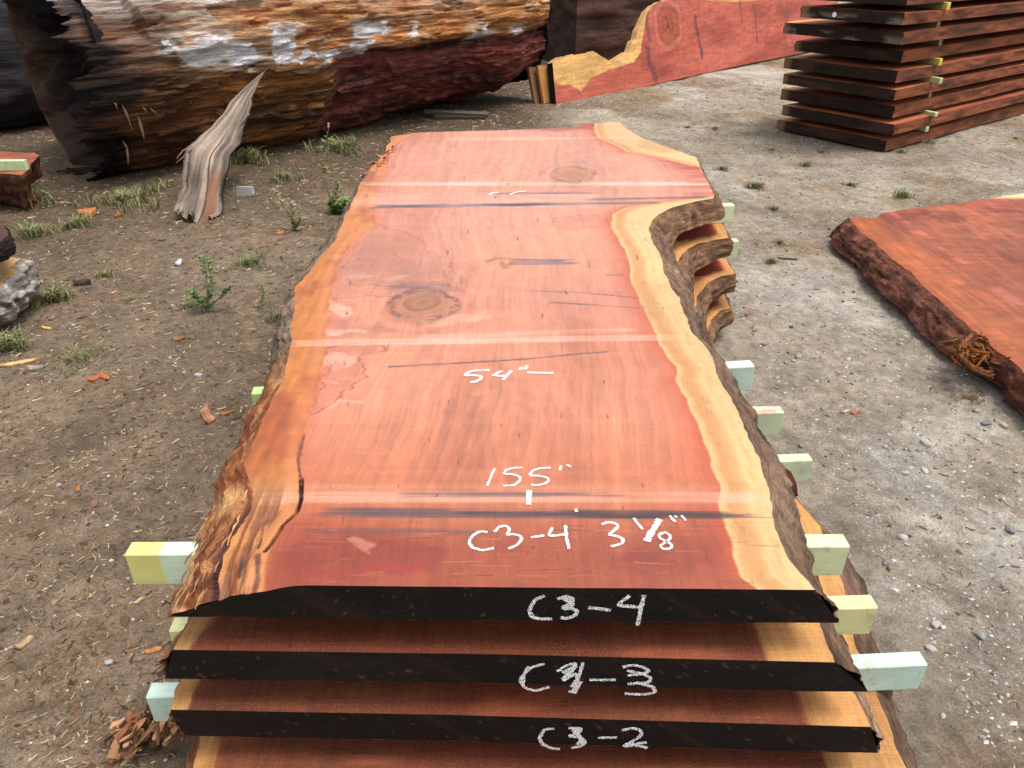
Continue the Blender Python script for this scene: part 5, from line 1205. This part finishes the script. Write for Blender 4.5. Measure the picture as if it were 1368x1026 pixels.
# frayed fibres at the far left corner of the top slab (part of it)
mb = MB()
for i in range(150):
    u = rng.uniform(490, 526); v = 234-(u-490)*1.0+rng.uniform(-4, 8); a = gp(u, v, Z1-rng.uniform(0, .05)); th = rng.uniform(2.3, 4.6)
    d = np.array([math.cos(th), math.sin(th), rng.uniform(-.9, .3)]); L = rng.uniform(.01, .055)
    mb.tube([a, a+d*L*.5, a+d*L], [.012, .009, .003], 4, np.array(((150, 86, 54), (112, 58, 38), (176, 116, 80))[i % 3])*rng.uniform(.7, 1.05), .5)
mb.build('frayed_fibres', M['litter'], slab1)
# splintered left edge near the front of the top slab
mb = MB()
for i in range(110):
    v = rng.uniform(560, 800); t = (v-562)/(828-562); ub = np.interp(v, [562, 602, 643, 712, 775, 828], [333, 316, 296, 268, 245, 228]); ut = np.interp(v, [562, 620, 655, 700, 735, 780], [352, 326, 336, 318, 300, 283])
    k_ = rng.rand(); a = gp(ut*(1-k_)+ub*k_, v, Z1-.008-k_*(TK-.02)); d = np.array([-.10+rng.randn()*.12, -1, -.1+rng.randn()*.10]); L = rng.uniform(.015, .05)
    mb.tube([a+(-.001, 0, .001), a+d*L*.5+(-.002, 0, .002), a+d*L], [.0012, .0026, .0008], 5, np.array(((176, 118, 74), (128, 74, 48), (190, 142, 96), (96, 58, 44))[i % 4])*rng.uniform(.75, 1.05), .5)
mb.build('splinters', M['litter'], slab1)

# ------------------------------------------------------------------ grass and weeds
def blades(mb, p, n, R, H, cols, lean=.6):
    for i in range(n):
        a = rng.rand()*6.28; r = R*rng.rand()**.8*(.6+.4*math.sin(a*3+p[0]*9)); b = np.array([p[0]+r*math.cos(a), p[1]+r*math.sin(a)]); b = np.array([b[0], b[1], GH(b[0], b[1])-.003])
        th = rng.rand()*6.28; h = H*rng.uniform(.4, 1.1); l = h*lean*rng.uniform(.3, 1.6); d = np.array([math.cos(th), math.sin(th), 0]); s = np.array([-d[1], d[0], 0])*h*rng.uniform(.025, .05)
        m_ = b+d*l*.35+(0, 0, h*.6); t = b+d*l+(0, 0, h*.8); c = np.array(cols[rng.randint(len(cols))])*rng.uniform(.75, 1.2)
        mb.add([b-s, b+s, m_+s*.8, m_-s*.8, t], [[0, 1, 2, 3], [3, 2, 4]], np.clip(c, 3, 255))
GRN = [(98, 112, 66), (118, 130, 80), (88, 98, 62), (146, 142, 98), (140, 128, 92)]; DRY = [(150, 134, 98), (128, 110, 78), (110, 104, 66)]
tufts = [(1207,264,26,9,'bright green grass tuft behind the right-hand slab'),(1010,252,20,9,'green grass tuft on the gravel beyond the far lobe'),(1042,326,20,5,'flat green grass tuft near the lime block of the near stack'),(1030,350,13,8,'small green grass tuft below the flat one beside the far lobe'),(1034,278,15,6,'thin dry-green tuft under the bright one beyond the far lobe'),
         (1076,222,14,7,'grass tuft on the dirt before the dark stack'),(1098,202,14,4,'thin grass tuft close in front of the tall stack'),(1137,250,16,6,'sparse grass tuft on the pale gravel'),(965,226,18,6,'grass tuft just right of the far slab corner'),(1033,200,14,4,'low grass tuft halfway to the tall stack'),(1203,203,12,5,'grass tuft at the near corner of the tall stack'),(955,172,14,4,'faint grass tuft on the far dirt'),(918,170,10,4,'tiny grass tuft on the far dirt'),(1240,190,40,5,'grass fringe along the foot of the tall stack'),
         (45,312,46,13,'broad yellow-green grass tuft at left before the orange slab end'),(105,300,34,12,'thin grass tuft right of the broad one at left'),(142,364,24,7,'bright green grass tuft in the middle of the left dirt'),(172,398,14,5,'small grass tuft on the left dirt'),(70,398,36,16,'dark grass tuft beside the grey bark slab'),(14,462,40,18,'grass clump at the left edge below the bark slab'),(105,478,60,8,'trailing grass on the left dirt'),(30,268,70,16,'grass under the orange slab end'),(170,268,90,12,'shaded grass under the left part of the big log'),(255,405,34,8,'low leaves of grass at the foot of the leafy weed'),(335,350,34,10,'thin grass left of the near stack'),(368,425,20,10,'grass tuft touching the left side of the near stack'),(380,240,34,9,'shaded grass right of the bark sheet'),(455,200,60,12,'shaded grass under the right part of the big log'),(330,215,40,16,'dark grass behind the bark sheet'),(1150,345,18,7,'dry grass beside the bark of the right-hand slab'),(1298,530,34,7,'dry grass under the root tangle')]
for (u, v, rpx, hpx, lb) in tufts:
    p = gp(u, v, 0); zc = p[1]*c_+HC*s_; k_ = zc/F; mb = MB(); dry = 'dry' in lb
    blades(mb, p, int(60+rpx*7), rpx*k_*.85, hpx*k_*1.35, DRY if dry else GRN+DRY[1:2], .9)
    # flatten in depth a little so that the tuft keeps a natural round patch
    tag(mb.build('grass_tuft', M['plant'], None, org=(p[0], p[1], 0)), lb, 'grass tuft')
def weed(u, v, pts, label, leafn, leafs, cols, stemcol=(112, 116, 74), r0=.004):
    p = gp(u, v, 0); root = empty('weed', p, label, 'weed'); mb = MB(); lf = MB()
    for path in pts:
        P = [pp(a, b, (0, p[1], 0), (0, 1, 0)) for a, b in path]; P = [q+(0, rng.uniform(-.02, .02)*i, 0) for i, q in enumerate(P)]
        mb.tube(P, np.linspace(r0, r0*.4, len(P)), 5, stemcol)
        for i in range(int(leafn*1.7)):
            t = rng.uniform(0, len(P)-1.001); j = int(t); q = P[j]*(1-t+j)+P[j+1]*(t-j); th = rng.rand()*6.28
            d = np.array([math.cos(th), math.sin(th), rng.uniform(-.2, .7)]); d /= np.linalg.norm(d); s = np.cross(d, (0, 0, 1)); s /= np.linalg.norm(s); L = leafs*rng.uniform(.5, 1.2)
            lf.add([q, q+d*L*.5+s*L*.22, q+d*L, q+d*L*.5-s*L*.22+(0, 0, L*.05)], [[0, 1, 2, 3]], np.array(cols[rng.randint(len(cols))])*rng.uniform(.8, 1.15))
    mb.build('stem', M['plant'], root); lf.build('leaves', M['plant'], root)
weed(443, 285, [[(443,285),(440,262),(432,240),(431,215),(433,190),(437,168)], [(440,270),(452,250),(448,240)], [(436,232),(428,222)], [(433,200),(440,185)]], 'tall thin weed with seed heads beside the left side of the near stack', 26, .045, [(110, 126, 70), (150, 142, 90)])
weed(450, 288, [[(450,288),(452,275),(446,262)], [(448,288),(440,272)], [(452,288),(462,268)]], 'leafy green base of weed beside the stack', 60, .05, [(84, 112, 54), (104, 130, 66)])
weed(395, 310, [[(395,310),(388,292),(375,272),(362,252)], [(390,300),(392,282),(386,265)], [(393,308),(402,290)]], 'pale grey-green weed standing right of the bark sheet', 40, .04, [(132, 140, 96), (158, 158, 116)])
weed(318, 282, [[(318,282),(315,262),(311,245)]], 'single dry seed stalk beside the whitish block', 14, .03, [(150, 146, 104)])
weed(275, 415, [[(275,415),(277,395),(272,370),(268,352),(262,346)], [(275,410),(284,388),(281,362),(275,345)], [(276,412),(262,396),(258,385)], [(275,413),(296,396),(308,384)]], 'bushy leafy weed growing on the dirt left of the near stack', 42, .036, [(88, 112, 62), (106, 128, 74), (74, 96, 52)])
weed(240, 400, [[(240,425),(243,412),(246,400)]], 'low leafy sprout beside the bushy weed', 30, .035, [(90, 118, 60)])
weed(350, 410, [[(348,405),(352,392),(350,378)]], 'small sprout near the left side of the near stack', 12, .03, [(100, 124, 70)])

# ------------------------------------------------------------------ camera, light, world
cam = bpy.data.cameras.new('camera'); cam.sensor_width = 36; cam.lens = F/1368*36; cam.clip_end = 2000; cam.clip_start = .05
co = bpy.data.objects.new('camera', cam); co.location = (0, 0, HC); co.rotation_euler = (math.radians(90-30.5), 0, 0); COL.objects.link(co); sc.camera = co
EL, AZ = math.radians(70), math.radians(105)     # direction towards the sun: elevation, compass from +Y towards +X
sun = bpy.data.lights.new('sun', 'SUN'); sun.energy = 1.45; sun.angle = math.radians(25); sun.color = (1, .96, .9)
so = bpy.data.objects.new('sun', sun); dv = Vector((math.sin(AZ)*math.cos(EL), math.cos(AZ)*math.cos(EL), math.sin(EL))); so.rotation_euler = dv.to_track_quat('Z', 'Y').to_euler(); so.location = (3, 3, 8); COL.objects.link(so)
w = bpy.data.worlds.new('World'); sc.world = w; w.use_nodes = True; N = w.node_tree.nodes; L = w.node_tree.links
sky = N.new('ShaderNodeTexSky'); sky.sky_type = 'NISHITA'; sky.sun_disc = False; sky.sun_elevation = EL; sky.sun_rotation = AZ; sky.dust_density = 4; sky.air_density = 1.2
hs = N.new('ShaderNodeHueSaturation'); hs.inputs['Saturation'].default_value = .24; hs.inputs['Value'].default_value = 1.1
L.new(sky.outputs[0], hs.inputs['Color']); L.new(hs.outputs[0], N['Background'].inputs['Color']); N['Background'].inputs['Strength'].default_value = .14
sc.view_settings.view_transform = 'Standard'; sc.view_settings.look = 'None'; sc.view_settings.exposure = .66; sc.view_settings.gamma = 1
sc.cycles.max_bounces = 6
